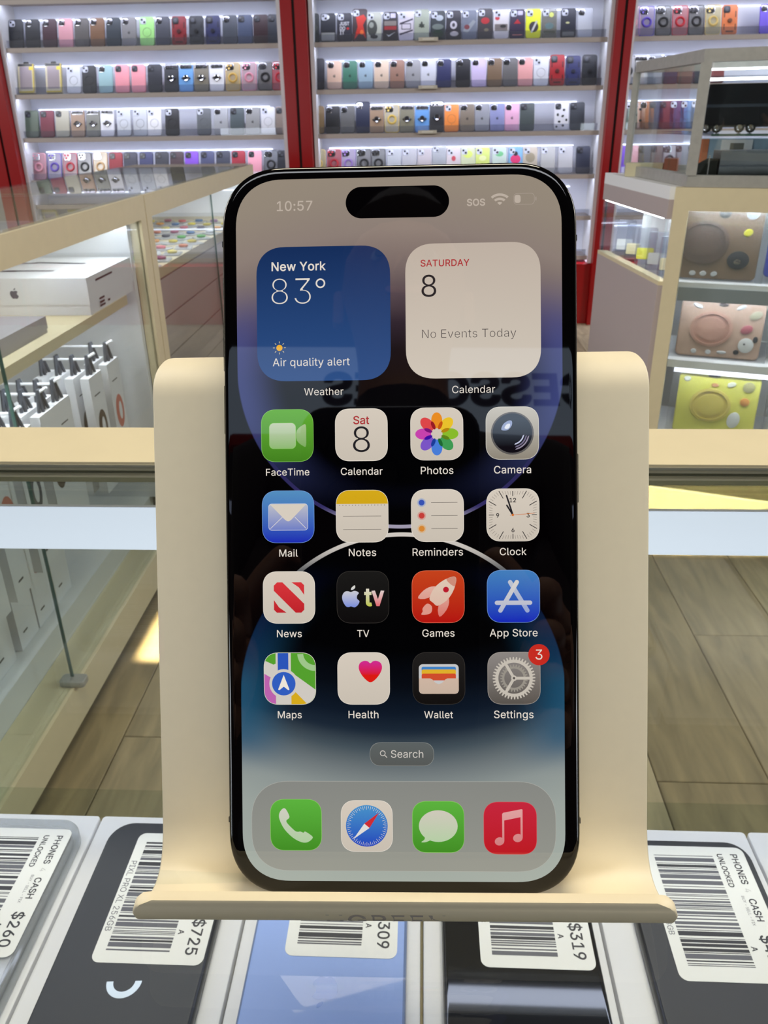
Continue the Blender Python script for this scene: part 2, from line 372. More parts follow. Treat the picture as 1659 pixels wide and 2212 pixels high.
counter_left(2.045, 3.42, 2, 'far cream framed glass counter with mauve slatted front below')
def unit_frame(name, o, label, cat, group=None):
    e = empty(name, o); tag(e, label, cat, group); return e
# white box and grey box on the shelf
WBOX = mat('white_card', (236, 236, 240), .45); SOFTG = mat('soft_grey_card', (150, 145, 148), .5)
INK = mat('grey_ink', (96, 98, 108), .5); INK2 = mat('dark_ink', (40, 38, 40), .5)
APPLE = smooth_closed([(0, .30), (.16, .36), (.32, .33), (.42, .24), (.33, .12), (.32, -.06), (.45, -.2), (.36, -.4), (.2, -.52), (.08, -.5), (-.02, -.47), (-.14, -.51), (-.28, -.46), (-.42, -.24), (-.48, 0), (-.43, .2), (-.3, .33), (-.14, .34)], 3)
LEAF = smooth_closed([(.0, .42), (.04, .54), (.2, .66), (.22, .52), (.1, .42)], 3)
def apple(mb, M, m):
    for P in (APPLE, LEAF): mb.face([tuple(M @ Vector((p[0], p[1], 0))) for p in P], m)
e = unit_frame('product_box', (-.87, 1.812, ZC-.366), 'large white box with curved dark band pictured on lid, on left counter shelf', 'box')
bx = MB().box(-.175, .175, -.137, .137, 0, .074, WBOX); bx.build('box_body', e, smooth=False)
a = MB().box(-.177, .177, -.139, .139, .022, .0765, WBOX); l = a.build('lid', e, smooth=False)
pr = MB()
arc = [(.085*math.cos(t), .045*math.sin(t)*1.3) for t in [PI*.45+PI*1.1*i/24 for i in range(25)]]
arc2 = [(x*.88, y*.82) for x, y in arc]
for i in range(24): pr.face([(arc[i][0]-.02, arc[i][1], .0775), (arc[i+1][0]-.02, arc[i+1][1], .0775), (arc2[i+1][0]-.02, arc2[i+1][1], .0775), (arc2[i][0]-.02, arc2[i][1], .0775)], INK)
pr.flat(caps(-10, 62, 100, 45, 12), .0775, INK); pr.flat(caps(-30, -48, 70, -52, 9), .0775, INK)
pr.build('printed_picture', l, smooth=False)
pr = MB(); apple(pr, Matrix.Translation((.02, -.1395, .045)) @ Matrix.Rotation(PI/2, 4, 'X') @ Matrix.Scale(.019, 4), INK); pr.build('printed_logo', l, smooth=False)
pr = MB()
for i, (yy, zz, w) in enumerate(((-.06, .064, .10), (-.09, .024, .03), (-.09, .016, .026), (-.09, .009, .03), (-.05, .012, .01))): pr.box(.1772, .1776, yy-w/2+.02, yy+w/2+.02, zz-.002, zz+.002, INK2)
pr.build('printed_lines', e, smooth=False)
e = unit_frame('product_box', (-.845, 1.34, ZC-.366), 'flat grey box on the left counter shelf in front of the white box', 'box')
MB().box(-.12, .12, -.185, .185, 0, .03, SOFTG).build('box_body', e, smooth=False); MB().box(-.1215, .1215, -.1865, .1865, .008, .0315, SOFTG).build('lid', e, smooth=False)
MB().box(-.06, .04, -.15, -.149, .0318, .032, INK).build('printed_line', e, smooth=False)
e = unit_frame('strap', (-.72, 1.16, ZC-.366), 'dark strap end lying over the shelf edge at the far left', 'strap')
MB().slab(.10, .03, .013, .0005, .009, mat('dark_rubber', (48, 46, 52), .5), .003, e=2).build('strap_body', e)
e = unit_frame('bottle_cap', (-.716, 1.10, ZC-.366), 'small round red cap on the shelf at the far left edge', 'cap')
MB().slab(.03, .03, .014, 0.0005, .012, mat('red_plastic', (200, 30, 20), .4), .003).build('cap_shell', e)
# hanging boxes with loops, in rows
LOOP = mat('grey_strap_loop', (62, 66, 76), .5)
proto = {}
ordn = ['first', 'second', 'third', 'fourth', 'fifth', 'sixth', 'seventh', 'eighth', 'ninth', 'tenth', 'eleventh', 'twelfth', 'thirteenth', 'fourteenth', 'fifteenth', 'sixteenth', 'seventeenth', 'eighteenth', 'nineteenth', 'twentieth']
def band_box(x, y, z, col, label):
    e = unit_frame('band_box', (x, y, z), label, 'box', 'tall white boxes with grey loops under the left counter shelf')
    if col not in proto:
        bm = MB().box(-.0095, .0095, -.037, .037, 0, .27, WBOX).build('carton', e, smooth=False)
        lo = MB()
        for yy, t in ((-.012, .02), (.012, -.016)):
            lo.tube((-.002, yy, .268), (-.002, yy+t*.5, .312), .0035, LOOP, 6); lo.tube((.003, yy+.008, .268), (-.001, yy+t*.5, .312), .0035, LOOP, 6)
        lo = lo.build('loop', e)
        pr = MB(); c = mat('printed_strap_'+col, {'brown': (84, 68, 52), 'coral': (205, 120, 105), 'grey': (90, 90, 98)}[col], .5)
        o1 = [(p[0], p[1]) for p in circ(0, 150, 24, 18, 40)]; i1 = [(p[0], p[1]) for p in circ(4, 150, 10, 18, 22)]
        n = 18; pr.mesh([(.0099, p[0]*.001, p[1]*.001) for p in o1+i1], [(i, (i+1) % n, n+(i+1) % n, n+i) for i in range(n)], c)
        pr.box(.0096, .0099, -.02, .012, .225, .2275, INK2); pr.box(.0096, .0099, -.02, -.002, .03, .034, INK2)
        pr = pr.build('printed_picture', e, smooth=False); proto[col] = (bm, lo, pr)
    else:
        for q in proto[col]: p = q.copy(); COL.objects.link(p); p.parent = e
    return e
# columns along the counter: (y, z of box base, number deep, picture)
cols = [(1.79, .345, 2, 'coral'), (1.68, .345, 4, 'brown'), (1.50, .352, 3, 'grey'), (1.435, .355, 3, 'brown'), (1.325, .36, 3, 'grey'), (1.22, .365, 2, 'coral'), (1.12, .37, 2, 'brown')]
for ci, (y, z, n, c) in enumerate(cols):
    for k in range(n):
        nm = 'tall white box, %s strap picture, %s hanging column from far end, %s' % (c, ordn[ci], ('at glass', 'second from glass', 'third from glass', 'fourth from glass')[k])
        band_box(-.722-k*.034, y, ZC-.765, c, nm)
for ci, (y, z, n, c) in enumerate(cols[:]):
    e = unit_frame('display_hook', (-.83, y, ZC-.462), 'white display bar under the shelf above the %s column of boxes' % ordn[ci], 'hook', 'white display bars of the left counter')
    MB().tube((-.28, 0, 0), (.10, 0, 0), .003, WHITE, 8).tube((.10, 0, 0), (.125, 0, .014), .003, WHITE, 8).build('bar', e)
# lower row of the same cartons lying on the deck
for ci, (y, c) in enumerate(((1.47, 'brown'), (1.38, 'coral'), (1.30, 'grey'), (1.20, 'coral'), (1.10, 'brown'))):
    for k in range(2):
        band_box(-.785-k*.03, y, ZC-.93+.001, c, 'white box, %s strap picture, standing low on deck, %s from far end, %s' % (c, ordn[ci], ('front', 'behind')[k]))
# small colourful packets on the shelf of the far counter: individually placed
PC = [(150, 60, 90), (210, 190, 60), (60, 110, 160), (90, 170, 80), (190, 100, 40), (150, 110, 170), (225, 228, 235), (70, 70, 80), (200, 90, 100), (220, 150, 40)]
packm = {}
for i in range(60):
    r, cc = divmod(i, 6); y = 2.14+r*.112+random.uniform(-.02, .02); x = XL-.045-cc*.06
    ci = random.randrange(10)
    e = unit_frame('charm_packet', (x, y, ZC-.3448), 'tiny charm packet, far left counter, %s row from post, %s from glass' % (ordn[r], ordn[cc]), 'packet', 'charm packets heaped in the far counter')
    e.rotation_euler = (0, 0, random.uniform(-.9, .9))
    if ci not in packm:
        b1 = MB().slab(.05, .07, .006, 0, .004, glass('packet_film', (240, 242, 244), rough=.2, haze=.35), .001, n=2).build('pouch', e); b2 = MB().slab(.028, .026, .012, .0045, .012, mat('charm_%d' % ci, PC[ci], .4), .003, n=3).build('charm', e); packm[ci] = (b1, b2)
    else:
        for q in packm[ci]: p = q.copy(); COL.objects.link(p); p.parent = e
# ------------------------------------------------------------------ right counter with steel showcase
AX, AY = .604, 2.100; RZ = math.atan2(-.3365, .9417)
RF = Vector((.9417, -.3365, 0)); RN = Vector((.3365, .9417, 0)); RO = Vector((AX, AY, 0))
def atR(px, py, depth=0.):
    """local (x, z) of a photo point on the plane `depth` behind the right counter's front"""
    d = CX*((px-829.5)/FPX)+CY*((py-1106)/FPX)+CZ; o = Vector((0, 0, ZC)); P0 = RO+RN*depth
    k = (P0-o).dot(RN)/d.dot(RN); p = o+d*k; return (p-RO).dot(RF), p.z
SB = Vector((-.242, .525))      # local end of the side run
def side(t, inset=0.): return Vector((SB.x*t+inset*.908, SB.y*t+inset*.42))
rc = empty('display_counter', (AX, AY, 0), RZ); tag(rc, 'cream framed angled counter at the right with packaged tablet cases inside', 'counter')
zt = ZC-.160
def rb(n, m, x0, x1, y0, y1, z0, z1, par=None): return MB().box(x0, x1, y0, y1, z0, z1, m).build(n, par or rc, smooth=False)
def sbar(n, m, t0, t1, th, z0, z1, par=None):
    a, b_ = side(t0), side(t1); c_, d_ = side(t0)+Vector((th, 0)), side(t1)+Vector((th, 0))
    P = [a, c_, d_, b_]
    return MB().loops([[(p.x, p.y, z) for p in P] for z in (z0, z1)], m).build(n, par or rc, smooth=False)
rb('top_rail', CREAM, 0, 1.0, 0, .03, zt-.052, zt); rb('corner_post', CREAM, 0, .036, 0, .03, .16, zt-.052); rb('bottom_rail', CREAM, 0, 1.0, 0, .03, .085, .16); rb('kick_board', mat('dark_plinth', (70, 60, 48), .6), .02, .98, .03, .045, 0, .085); rb('dim_interior_strip', mat('dim_interior_olive', (120, 106, 76), .6), .036, .96, .017, .022, .16, .20)  # olive strip is coloured as the dim interior behind the front glass
rb('end_post', CREAM, .96, 1.0, 0.0, .03, .16, zt-.052)
sbar('side_rail', WHITE, .058, 1, .03, zt-.03, zt); MV = mat('mauve_panel', (176, 163, 163), .55)
sbar('side_strip', MV, .058, 1, .025, zt-.075, zt-.03); sbar('side_panel', MV, .058, 1, .02, 0, ZC-.395); sbar('side_sill', CREAM, .058, 1, .03, ZC-.395, ZC-.385)
g = sbar('side_glass', GLASS, .06, .98, .004, ZC-.385, zt-.075)
sbar('led_strip', LEDC, .1, .95, .022, zt-.076, zt-.0755)
rb('front_glass', GLASS, .036, .96, .012, .016, .16, zt-.052)
top = MB().loops([[(0, 0.03, z), (1.0, 0.03, z), (1.0, .55, z), (SB.x, SB.y, z)] for z in (zt-.012, zt-.001)], WHITE).build('top_board', rc, smooth=False)
z1_ = atR(1535, 603, .075)[1]-.0035; rb('shelf', WHITE, .0, .96, .034, .30, ZC-.418, z1_); rb('shelf_strip', mat('grey_shelf_strip', (150, 155, 160), .5), .037, .95, .0305, .0335, ZC-.430, ZC-.396)
rb('back_panel', WHITE, -.1, .96, .35, .36, .0, zt-.02); rb('deck', WHITE, .03, .96, .034, .35, .14, .16)
z2_, z3_ = atR(1545, 772, .075)[1]-.0035, atR(1535, 940, .075)[1]-.0035
rb('shelf', WHITE, .0, .96, .034, .30, z2_-.008, z2_)
rb('shelf', WHITE, .0, .96, .034, .30, z3_-.008, z3_)
rb('led_strip', LEDC, .04, .95, .032, .042, zt-.05, zt-.044); rb('led_strip', LEDC, .04, .95, .036, .046, ZC-.4225, ZC-.4185)  # strips added out of sight to brighten the tablet cases
rb('shelf_strip', WHITE, .037, .95, .0305, .0335, z2_-.020, z2_); rb('led_strip', LEDC, .04, .95, .036, .046, z2_-.013, z2_-.0085)  # one more added light for the lower row, concealed by the lip
# packaged tablet cases
POUCH = glass('clear_pouch', (246, 247, 248), rough=.4, haze=.03); HEAD = mat('white_pouch_header', (235, 234, 242), .4)
def tablet(px, py, w, h, c, label, ringc, spots, lean=.12, ringx=-.02, depth=.075, ring_r=.055):
    x, z = atR(px, py, depth)
    e = empty('tablet_case', RO+RF*x+RN*depth+Vector((0, 0, z)), RZ); e.rotation_euler = (0, 0, RZ); tag(e, label, 'tablet case', 'packaged tablet cases in the right counter')
    M = Matrix.Rotation(PI/2-lean, 4, 'X') @ Matrix.Translation((0, h/2, 0))
    b = MB().slab(w, h, .012, -.016, 0, mat('silicone_%d_%d_%d' % c, c, .45), .003, M=M).build('shell', e)
    r = MB(); rm = mat('silicone_%d_%d_%d' % ringc, ringc, .4)
    o = circ(ringx, 0, ring_r, 32, ring_r*.86); i1 = circ(ringx, 0, ring_r*.86, 32, ring_r*.74); i2 = circ(ringx, 0, ring_r*.66, 32, ring_r*.56)
    f = lambda P, z: [tuple(M @ Vector((p[0], p[1], z))) for p in P]
    r.loops([f(o, 0), f(o, .006), f(i1, .007), f(i1, .002), f(i2, .002), f(i2, .005)], rm, cap0=False); r.build('ring_stand', e)
    for k, (sx, sy, ra, rb_, cc, an) in enumerate(spots):
        P = circ(sx*w/2, sy*h/2, ra, 16, rb_, an); q = smooth_closed([(p[0]*1, p[1]) for p in P[::2]], 2)
        q2 = [(sx*w/2+(p[0]-sx*w/2)*.7, sy*h/2+(p[1]-sy*h/2)*.7) for p in q]
        MB().loops([f(q, 0), f(q, .003), f(q2, .005)], mat('deco_%d_%d_%d' % cc, cc, .4)).build('decoration', e)
    MB().slab(w+.035, h+.03, .004, .010, .0112, POUCH, 0, M=M, n=2).build('pouch', e)
    MB().box(-w/2-.017, w/2+.017, h/2, h/2+.024, .0115, .013, HEAD, M).build('pouch_header', e, smooth=False)
    return e
blk = (34, 30, 34); wht = (228, 226, 226)
tablet(1535, 603, .205, .175, (132, 104, 78), 'brown tablet case with round ring stand, top row of right counter', (108, 84, 70), [(.1, .8, .014, .012, blk, 0), (.1, .8, .006, .005, wht, 0), (.72, .85, .016, .018, (190, 195, 205), 0), (.68, .3, .011, .009, (225, 215, 40), .4), (.55, -.45, .026, .022, blk, 0), (.54, -.5, .012, .009, (215, 190, 165), 0), (-.45, -.85, .008, .006, wht, 0), (-.2, -.85, .008, .006, wht, 0), (.05, -.85, .008, .006, wht, .3)], ringx=-.03, ring_r=.06)
tablet(1545, 772, .205, .145, (206, 168, 145), 'pinkish beige tablet case with round ring stand, middle row of right counter', (203, 150, 128), [(.78, .55, .016, .010, (190, 180, 150), .5), (.62, .05, .015, .011, (190, 95, 105), .4), (.66, -.5, .019, .019, (232, 228, 222), .3), (.86, -.28, .006, .008, blk, 0), (.46, -.76, .007, .006, blk, 0), (.62, -.45, .004, .004, blk, 0), (-.6, .78, .013, .005, wht, -.4), (.42, .8, .012, .005, wht, .5), (.0, .86, .012, .005, (60, 40, 36), 0), (-.55, -.82, .007, .006, wht, 0), (-.2, -.82, .007, .006, wht, 0), (.12, -.8, .012, .004, wht, 0)], ringx=-.022, ring_r=.052)
tablet(1535, 940, .205, .165, (233, 226, 96), 'yellow tablet case with round ring stand, lower row of right counter', (222, 200, 92), [(.72, .68, .015, .014, (178, 170, 110), .4), (.68, .2, .012, .011, (226, 150, 60), 0), (.48, -.42, .016, .022, (238, 238, 232), -.2), (.3, .72, .011, .007, (232, 232, 210), .3), (-.15, .95, .016, .004, (50, 40, 30), 0), (-.8, .8, .009, .007, (236, 236, 220), 0), (-.1, .66, .009, .005, (226, 160, 110), 0), (.0, -.88, .02, .006, (238, 238, 190), 0)], ringx=-.015, ring_r=.052)
tablet(1745, 603, .205, .175, (35, 60, 175), 'bright blue tablet case beside the brown one, cut by the right edge', (30, 50, 150), [(-.8, -.3, .012, .02, (170, 50, 50), 0), (-.85, .3, .008, .02, (60, 100, 210), .2)])
tablet(1765, 768, .205, .145, (120, 22, 32), 'dark red tablet case beside the pinkish one, cut by the right edge', (50, 18, 22), [(-.85, -.1, .02, .03, blk, 0)])
tablet(1755, 940, .205, .165, (40, 42, 48), 'black and blue tablet case beside the yellow one, cut by the right edge', (30, 50, 140), [(-.8, -.4, .018, .028, (40, 70, 190), 0), (-.85, .4, .01, .02, (110, 110, 115), 0)])
# packets behind the side glass
for i in range(5):
    p = side(.2+.16*i)+Vector((.05, 0)); q = RO+RF*p.x+RN*p.y
    e = empty('charm_packet', (q.x, q.y, ZC-.3845), RZ); tag(e, 'clear packet with %s tag behind right counter side glass, %s from corner' % (('cream', 'grey', 'yellow', 'cream', 'white')[i], ordn[i]), 'packet', 'packets behind the side glass')
    M = Matrix.Rotation(1.2, 4, 'X')
    MB().slab(.055, .10, .006, 0, .006, ACRYL, .002, cy=.05, n=2, M=Matrix.Rotation(PI/2-.2, 4, 'X')).build('pouch', e)
    MB().slab(.045, .03, .003, .007, .009, mat('tag_%d' % i, ((225, 214, 180), (190, 190, 188), (225, 220, 70), (228, 214, 170), (230, 230, 230))[i], .5), 0, cy=.03, n=2, M=Matrix.Rotation(PI/2-.2, 4, 'X')).build('paper_tag', e)
# steel showcase standing on the counter
sc_ = empty('glass_showcase', (AX, AY, zt), RZ); tag(sc_, 'brushed steel framed glass showcase with model trucks on the right counter', 'showcase')
HS = .288
def case_edge(n, p, q, z0, z1, w=.024):
    p, q = Vector(p), Vector(q)
    if (p-q).length < 1e-6:
        return MB().box(p.x-w*.2, p.x+w*.8, p.y-w*.1, p.y+w*.9, z0, z1, STEEL).build(n, sc_, smooth=False)
    d = (q-p).normalized(); m_ = Vector((-d.y, d.x))
    if m_.dot(Vector((.3, 1))) < 0: m_ = -m_
    P = [p, q, q+m_*w, p+m_*w]
    return MB().loops([[(a.x, a.y, z) for a in P] for z in (z0, z1)], STEEL).build(n, sc_, smooth=False)
c0, c1, c2, c3 = (.022, .012), (.95, .012), (.95, .46), (side(.86)[0]+.03, side(.86)[1])
for z0 in (0.0005, HS-.026):
    case_edge('frame_bar', c0, c1, z0, z0+.026); case_edge('frame_bar', c3, c0, z0, z0+.026); case_edge('frame_bar', c3, c2, z0, z0+.026)
case_edge('corner_bar', c0, c0, .026, HS-.026); case_edge('corner_bar', (c3[0], c3[1]+.0), (c3[0], c3[1]), .026, HS-.026, .018); case_edge('corner_bar', (.93, .012), (.93, .012), .026, HS-.026)
MB().box(.046, .93, .018, .021, .026, HS-.026, GLASS).build('front_glass', sc_, smooth=False)
MB().loops([[(c3[0]+.012, c3[1]-.01, z), (c3[0]+.015, c3[1]-.01, z), (.031, .04, z), (.028, .04, z)] for z in (.026, HS-.026)], GLASS).build('side_glass', sc_, smooth=False)
zs = .160-.0455
MB().loops([[(.06, .05, z), (.92, .05, z), (.92, .44, z), (-.10, .44, z)] for z in (zs-.005, zs)], GLASST).build('glass_shelf', sc_, smooth=False)
MB().box(.06, .92, .049, .0497, zs-.005, zs, GLASSE).build('shelf_edge', sc_, smooth=False)
LEDS = emit('showcase_led', (236, 242, 250), 9.0); MB().box(.0, .92, .40, .412, HS-.052, HS-.046, LEDS).build('led_tube', sc_, smooth=False); MB().box(.0, .92, .34, .352, HS-.03, HS-.026, LEDS).build('led_tube', sc_, smooth=False)
# model trucks
BLK = mat('gloss_black_paint', (20, 21, 26), .3); CHR = mat('chrome', (210, 210, 215), .15, metal=1.0); TYRE = mat('tyre_rubber', (16, 16, 17), .7)
def wheel(e, x, y, r, w=.012):
    o = MB().tube((x, y-w/2, r), (x, y+w/2, r), r, TYRE, 16).build('wheel', e)
    h = MB().tube((x, y-w/2-.001, r), (x, y-w/2+.001, r), r*.62, CHR, 12).torus((x, y-w/2-.001, r), r*.45, r*.12, CHR, (0, 1, 0), 12, 5).build('hub', o); return o
def truck(name, loc, rz, label, L, Hb, Wb, r, front):
    e = empty(name, loc, rz); tag(e, label, 'model truck', 'model trucks in the steel showcase')
    s = front
    t = MB(); t.box(0, L*s if s > 0 else 0, -Wb/2, Wb/2, r*1.7, r*1.7+Hb, BLK) if s > 0 else t.box(-L, 0, -Wb/2, Wb/2, r*1.7, r*1.7+Hb, BLK)
    t.build('trailer', e, smooth=False)
    MB().box(min(0, s*L), max(0, s*L), -Wb/2-.0008, -Wb/2-.0001, r*1.7+Hb*.42, r*1.7+Hb*.5, mat('blue_grey_stripe', (52, 58, 70), .4)).build('stripe', e, smooth=False)
    MB().box(min(0, s*L), max(0, s*L), -Wb/2+.004, Wb/2-.004, r*1.1, r*1.7, mat('black_chassis', (24, 24, 26), .6)).build('chassis', e, smooth=False)
    # cab
    x0 = s*(L+.004); h = r*1.2+Hb*.72
    P = [(0, r*.7), (.075, r*.7), (.078, r*.7+h*.34), (.052, r*.7+h*.42), (.04, r*.7+h*.75), (.012, r*.7+h*.95), (0, r*.7+h*.95)]
    L1 = [(x0+s*p[0]*Hb/.085, -Wb*.46, p[1]) for p in P]; L2 = [(a, Wb*.46, z) for a, _, z in L1]
    c = MB().loops([L1, L2], mat('matt_black_cab', (40, 42, 40), .85, spec=.15)).build('cab', e, smooth=False)
    k = Hb/.085
    MB().box(min(x0+s*.0785*k, x0+s*.081*k), max(x0+s*.0785*k, x0+s*.081*k), -Wb*.4, Wb*.4, r*.75, r*.75+h*.1, CHR).build('bumper', e, smooth=False)
    MB().box(min(x0+s*.0785*k, x0+s*.079*k), max(x0+s*.0785*k, x0+s*.079*k), -Wb*.25, Wb*.25, r*.8+h*.13, r*.7+h*.3, CHR).build('grille', e, smooth=False)
    MB().tube((x0+s*.03*k, -Wb*.5, r), (x0+s*.03*k, -Wb*.5, r+h*1.05), .0022*k, CHR, 8).build('exhaust', e)
    for xx in (.01, .035, .085, .11): wheel(e, s*xx*k, -Wb*.38, r)
    for xx in (L*.86, L*.95): wheel(e, s*xx, -Wb*.38, r)
    wheel(e, x0+s*.055*k, -Wb*.38, r*.95)
    for xx in (.01, .035, .085, .11): wheel(e, s*xx*k, Wb*.38, r)
    return e
def locR(x, y, z): q = RO+RF*x+RN*y; return (q.x, q.y, z)
x, z = atR(1524, 290, .10)
truck('model_truck', locR(x-.012, .14, ZC-.0455+.0006), RZ, 'black model lorry with chrome wheels on the upper glass shelf of the showcase', .40, .085, .075, .0115, 1)
x, z = atR(1600, 372, .10)
t2 = truck('model_truck', locR(.285, .17, zt+.0005), RZ+.35, 'dull black model semi truck on the showcase floor, cab to the left', .22, .062, .055, .009, -1)
x, z = atR(1470, 370, .24)
e = empty('toy_box', locR(.16, .27, zt+.0005), RZ); tag(e, 'long pale blue toy box lying behind the lower truck in the showcase', 'box')
MB().box(-.13, .45, 0, .06, 0, .098, mat('pale_blue_card', (150, 172, 190), .5, noise=.25, nscale=14)).build('box_body', e, smooth=False)
MB().box(-.13, .45, -.0008, -.0001, .0, .022, mat('orange_card', (205, 120, 80), .5, noise=.2, nscale=20)).build('orange_band', e, smooth=False)
MB().box(-.131, -.110, -.0009, -.0001, .024, .098, mat('orange_card', (205, 120, 80), .5)).build('orange_end', e, smooth=False)
pr = MB().box(-.08, -.005, -.0016, -.0009, .055, .096, WBOX); pr.box(-.058, -.025, -.0019, -.0016, .062, .088, mat('print_grey', (110, 112, 110), .5)); pr.build('barcode_label', e, smooth=False)
e = empty('toy_box', locR(-.09, .36, zt+.0005), RZ); tag(e, 'small beige and brown cartons seen through the side glass of the showcase', 'box')
MB().box(-.075, .025, 0, .05, 0, .034, mat('beige_card', (206, 198, 166), .5)).build('pale_carton', e, smooth=False); MB().box(.027, .062, .0, .05, 0, .046, mat('brown_card', (150, 98, 74), .5)).build('brown_carton', e, smooth=False)

# ------------------------------------------------------------------ near counter (camera side)
DG = .157
nc = empty('display_counter', (0, .2, 0)); tag(nc, 'near glass counter with cream rail carrying the phone stand', 'counter')
def nb(n, m, x0, x1, y0, y1, z0, z1, par=None): return MB().box(x0, x1, y0-.2, y1-.2, z0, z1, m).build(n, par or nc, smooth=False)
NX0, NX1 = -.66, .62
nb('top_rail', CREAM, NX0, NX1, .371, .4215, ZC-.1635, ZC-.155); nb('outer_rail', CREAM, NX0, NX1, .411, .4215, ZC-.184, ZC-.164)
o = nb('rail_groove', mat('grey_groove', (150, 146, 128), .5), NX0, NX1, .3700, .3712, ZC-.1575, ZC-.1562); nb('rail_groove', mat('dark_groove', (80, 76, 50), .6), NX0, NX1, .3697, .3712, ZC-.1605, ZC-.1597)
nb('glass_top', GLASST, NX0+.002, NX1-.002, -.12, .3695, ZC-DG-.006, ZC-DG)
LB = emit('led_diffuser', (224, 234, 246), 1.12)
def prism_x(n, pts, m): return MB().loops([[(x, y-.2, ZC-d) for y, d in pts] for x in (NX0+.01, NX1-.01)], m).build(n, nc, smooth=False)
prism_x('led_diffuser', [(.3450, .1680), (.3290, .1822), (.3296, .1826), (.3456, .1684)], LB)
prism_x('led_strip', [(.3335, .1838), (.3450, .1838), (.3450, .1830), (.3335, .1830)], emit('downlight_strip', (222, 230, 255), 12.0))
prism_x('led_housing', [(.3457, .1680), (.3457, .1840), (.3480, .1840), (.3480, .1680)], mat('aluminium', (190, 192, 196), .4, metal=.6))
nb('front_glass', GLASS, NX0+.004, NX1-.004, .405, .409, ZC-.44, ZC-.1645)
nb('glass_shelf', glass('shelf_glass', (246, 250, 248)), NX0+.002, NX1-.002, -.1, .402, ZC-.418, ZC-.410); 
for xx in (NX0-.02, NX1): nb('end_panel', CREAM, xx, xx+.02, -.12, .4215, 0, ZC-.158)
nb('rear_rail', CREAM, NX0, NX1, -.15, -.12, ZC-.50, ZC-.455)
CARD = mat('glossy_white_card', (238, 238, 240), .35)
BX = [-.2745, -.1825, -.0870, .0022, .0905, .1822, .2740]
blab = ['first', 'second', 'third', 'fourth', 'fifth', 'sixth']
for i in range(6):
    x0, x1 = BX[i]+.0007, BX[i+1]-.0007
    e = empty('phone_box', ((x0+x1)/2, .25, ZC-.4098)); tag(e, 'white phone box under the counter glass, %s of the row from the left' % blab[i], 'box', 'white phone boxes under the glass')
    w = x1-x0
    MB().slab(w-.003, .163, .002, 0, .02, CARD, .0005, n=2).build('box_base', e); MB().slab(w, .166, .0022, .012, .0496, CARD, .0008, n=3).build('lid', e)

# ------------------------------------------------------------------ phones lying on the boxes with stickers
LAB = mat('white_sticker', (238, 238, 234), .5); PRN = mat('thermal_print', (104, 104, 112), .6); PRN2 = mat('thermal_print_dark', (58, 58, 64), .6); PRNL = mat('thermal_print_pale', (200, 200, 198), .6)
def sticker(par, x, y, z, price, model, seed, w=.053, h=.0755, rot=0., grade=True):
    """sticker lying flat; (x,y) is its far-left corner in the parent's frame"""
    rnd = random.Random(seed); st = MB().slab(w, h, .004, 0, .00012, LAB, 0, cx=w/2, cy=-h/2, n=6).build('price_sticker', par, (x, y, z), (0, 0, rot), smooth=False)
    b = MB(); z1 = .00018; yy = -.006; xb0, xb1 = .0055, .036
    while yy > -h+.0065:
        t = rnd.choice((.0004, .0004, .0007, .0011, .0016, .0024)); t = min(t, yy+h-.0062)
        if t <= .0001: break
        b.face([(xb0, yy-t, z1), (xb1, yy-t, z1), (xb1, yy, z1), (xb0, yy, z1)], rnd.choice((PRN, PRN, PRN2))); yy -= t+rnd.choice((.0004, .0005, .0008, .0011))
    b.build('barcode', st, smooth=False)
    t = MB(); d, u = (0, -1, 0), (1, 0, 0)
    t.text('PHONES', (.0455, -.0045, z1), d, u, PRN2, width=.0185, align='l', bold=.018); t.text('4', (.0455, -.0255, z1), d, u, PRNL, size=.006, align='l'); t.text('CASH', (.0455, -.0315, z1), d, u, PRN2, width=.0125, align='l', bold=.018)
    t.text('UNLOCKED', (.0385, -.0045, z1), d, u, PRN2, width=.0205, align='l', bold=.018); t.text('BUY - SELL - FIX', (.0425, -.030, z1), d, u, PRN, width=.0165, align='l')
    t.text(price, (.0435, -.0515, z1), d, u, PRN2, width=.0055*len(price)*.86, align='l', bold=.012)
    if grade: t.text('A', (.0375, -.0575, z1), d, u, PRN2, size=.0052, align='l', bold=.02)
    t.text(model, (.0012, -.0185 if len(model) > 8 else -.0405, z1), d, u, PRN, width=.0024*len(model), align='l')
    t.build('printed_text', st, smooth=False); return st
def lying_phone(x0, x1, yf, L, col, rough, label, rad=.011, camc=None, metal=.6):
    e = empty('smartphone', ((x0+x1)/2, yf-L/2, ZC-.3600)); tag(e, label, 'smartphone', 'smartphones lying on the boxes under the glass')
    w = x1-x0
    MB().slab(w, L, rad, 0.0002, .0072, mat('frame_'+label[:9], [max(0, v*.75) for v in col], .3, metal=metal), .0018, n=8).build('frame', e)
    MB().slab(w-.0026, L-.0026, rad-.0013, .0072, .0078, mat('back_'+label[:9], col, rough), .0003, n=8).build('back_glass', e)
    return e, w
ZB = .0079
# P1 white phone in clear case
e, w = lying_phone(-.2595, -.1895, .3185, .150, (214, 214, 216), .3, 'white smartphone in a clear case with a $260 sticker, at the left edge')
MB().slab(.0765, .1565, .0125, .00005, .0090, glass('clear_case', (232, 234, 236), rough=.08, haze=.16), .0015, n=8).build('clear_case', e)
sticker(e, .0352-.0535, .072-.0015, .0092, '$260', '128GB', 3)
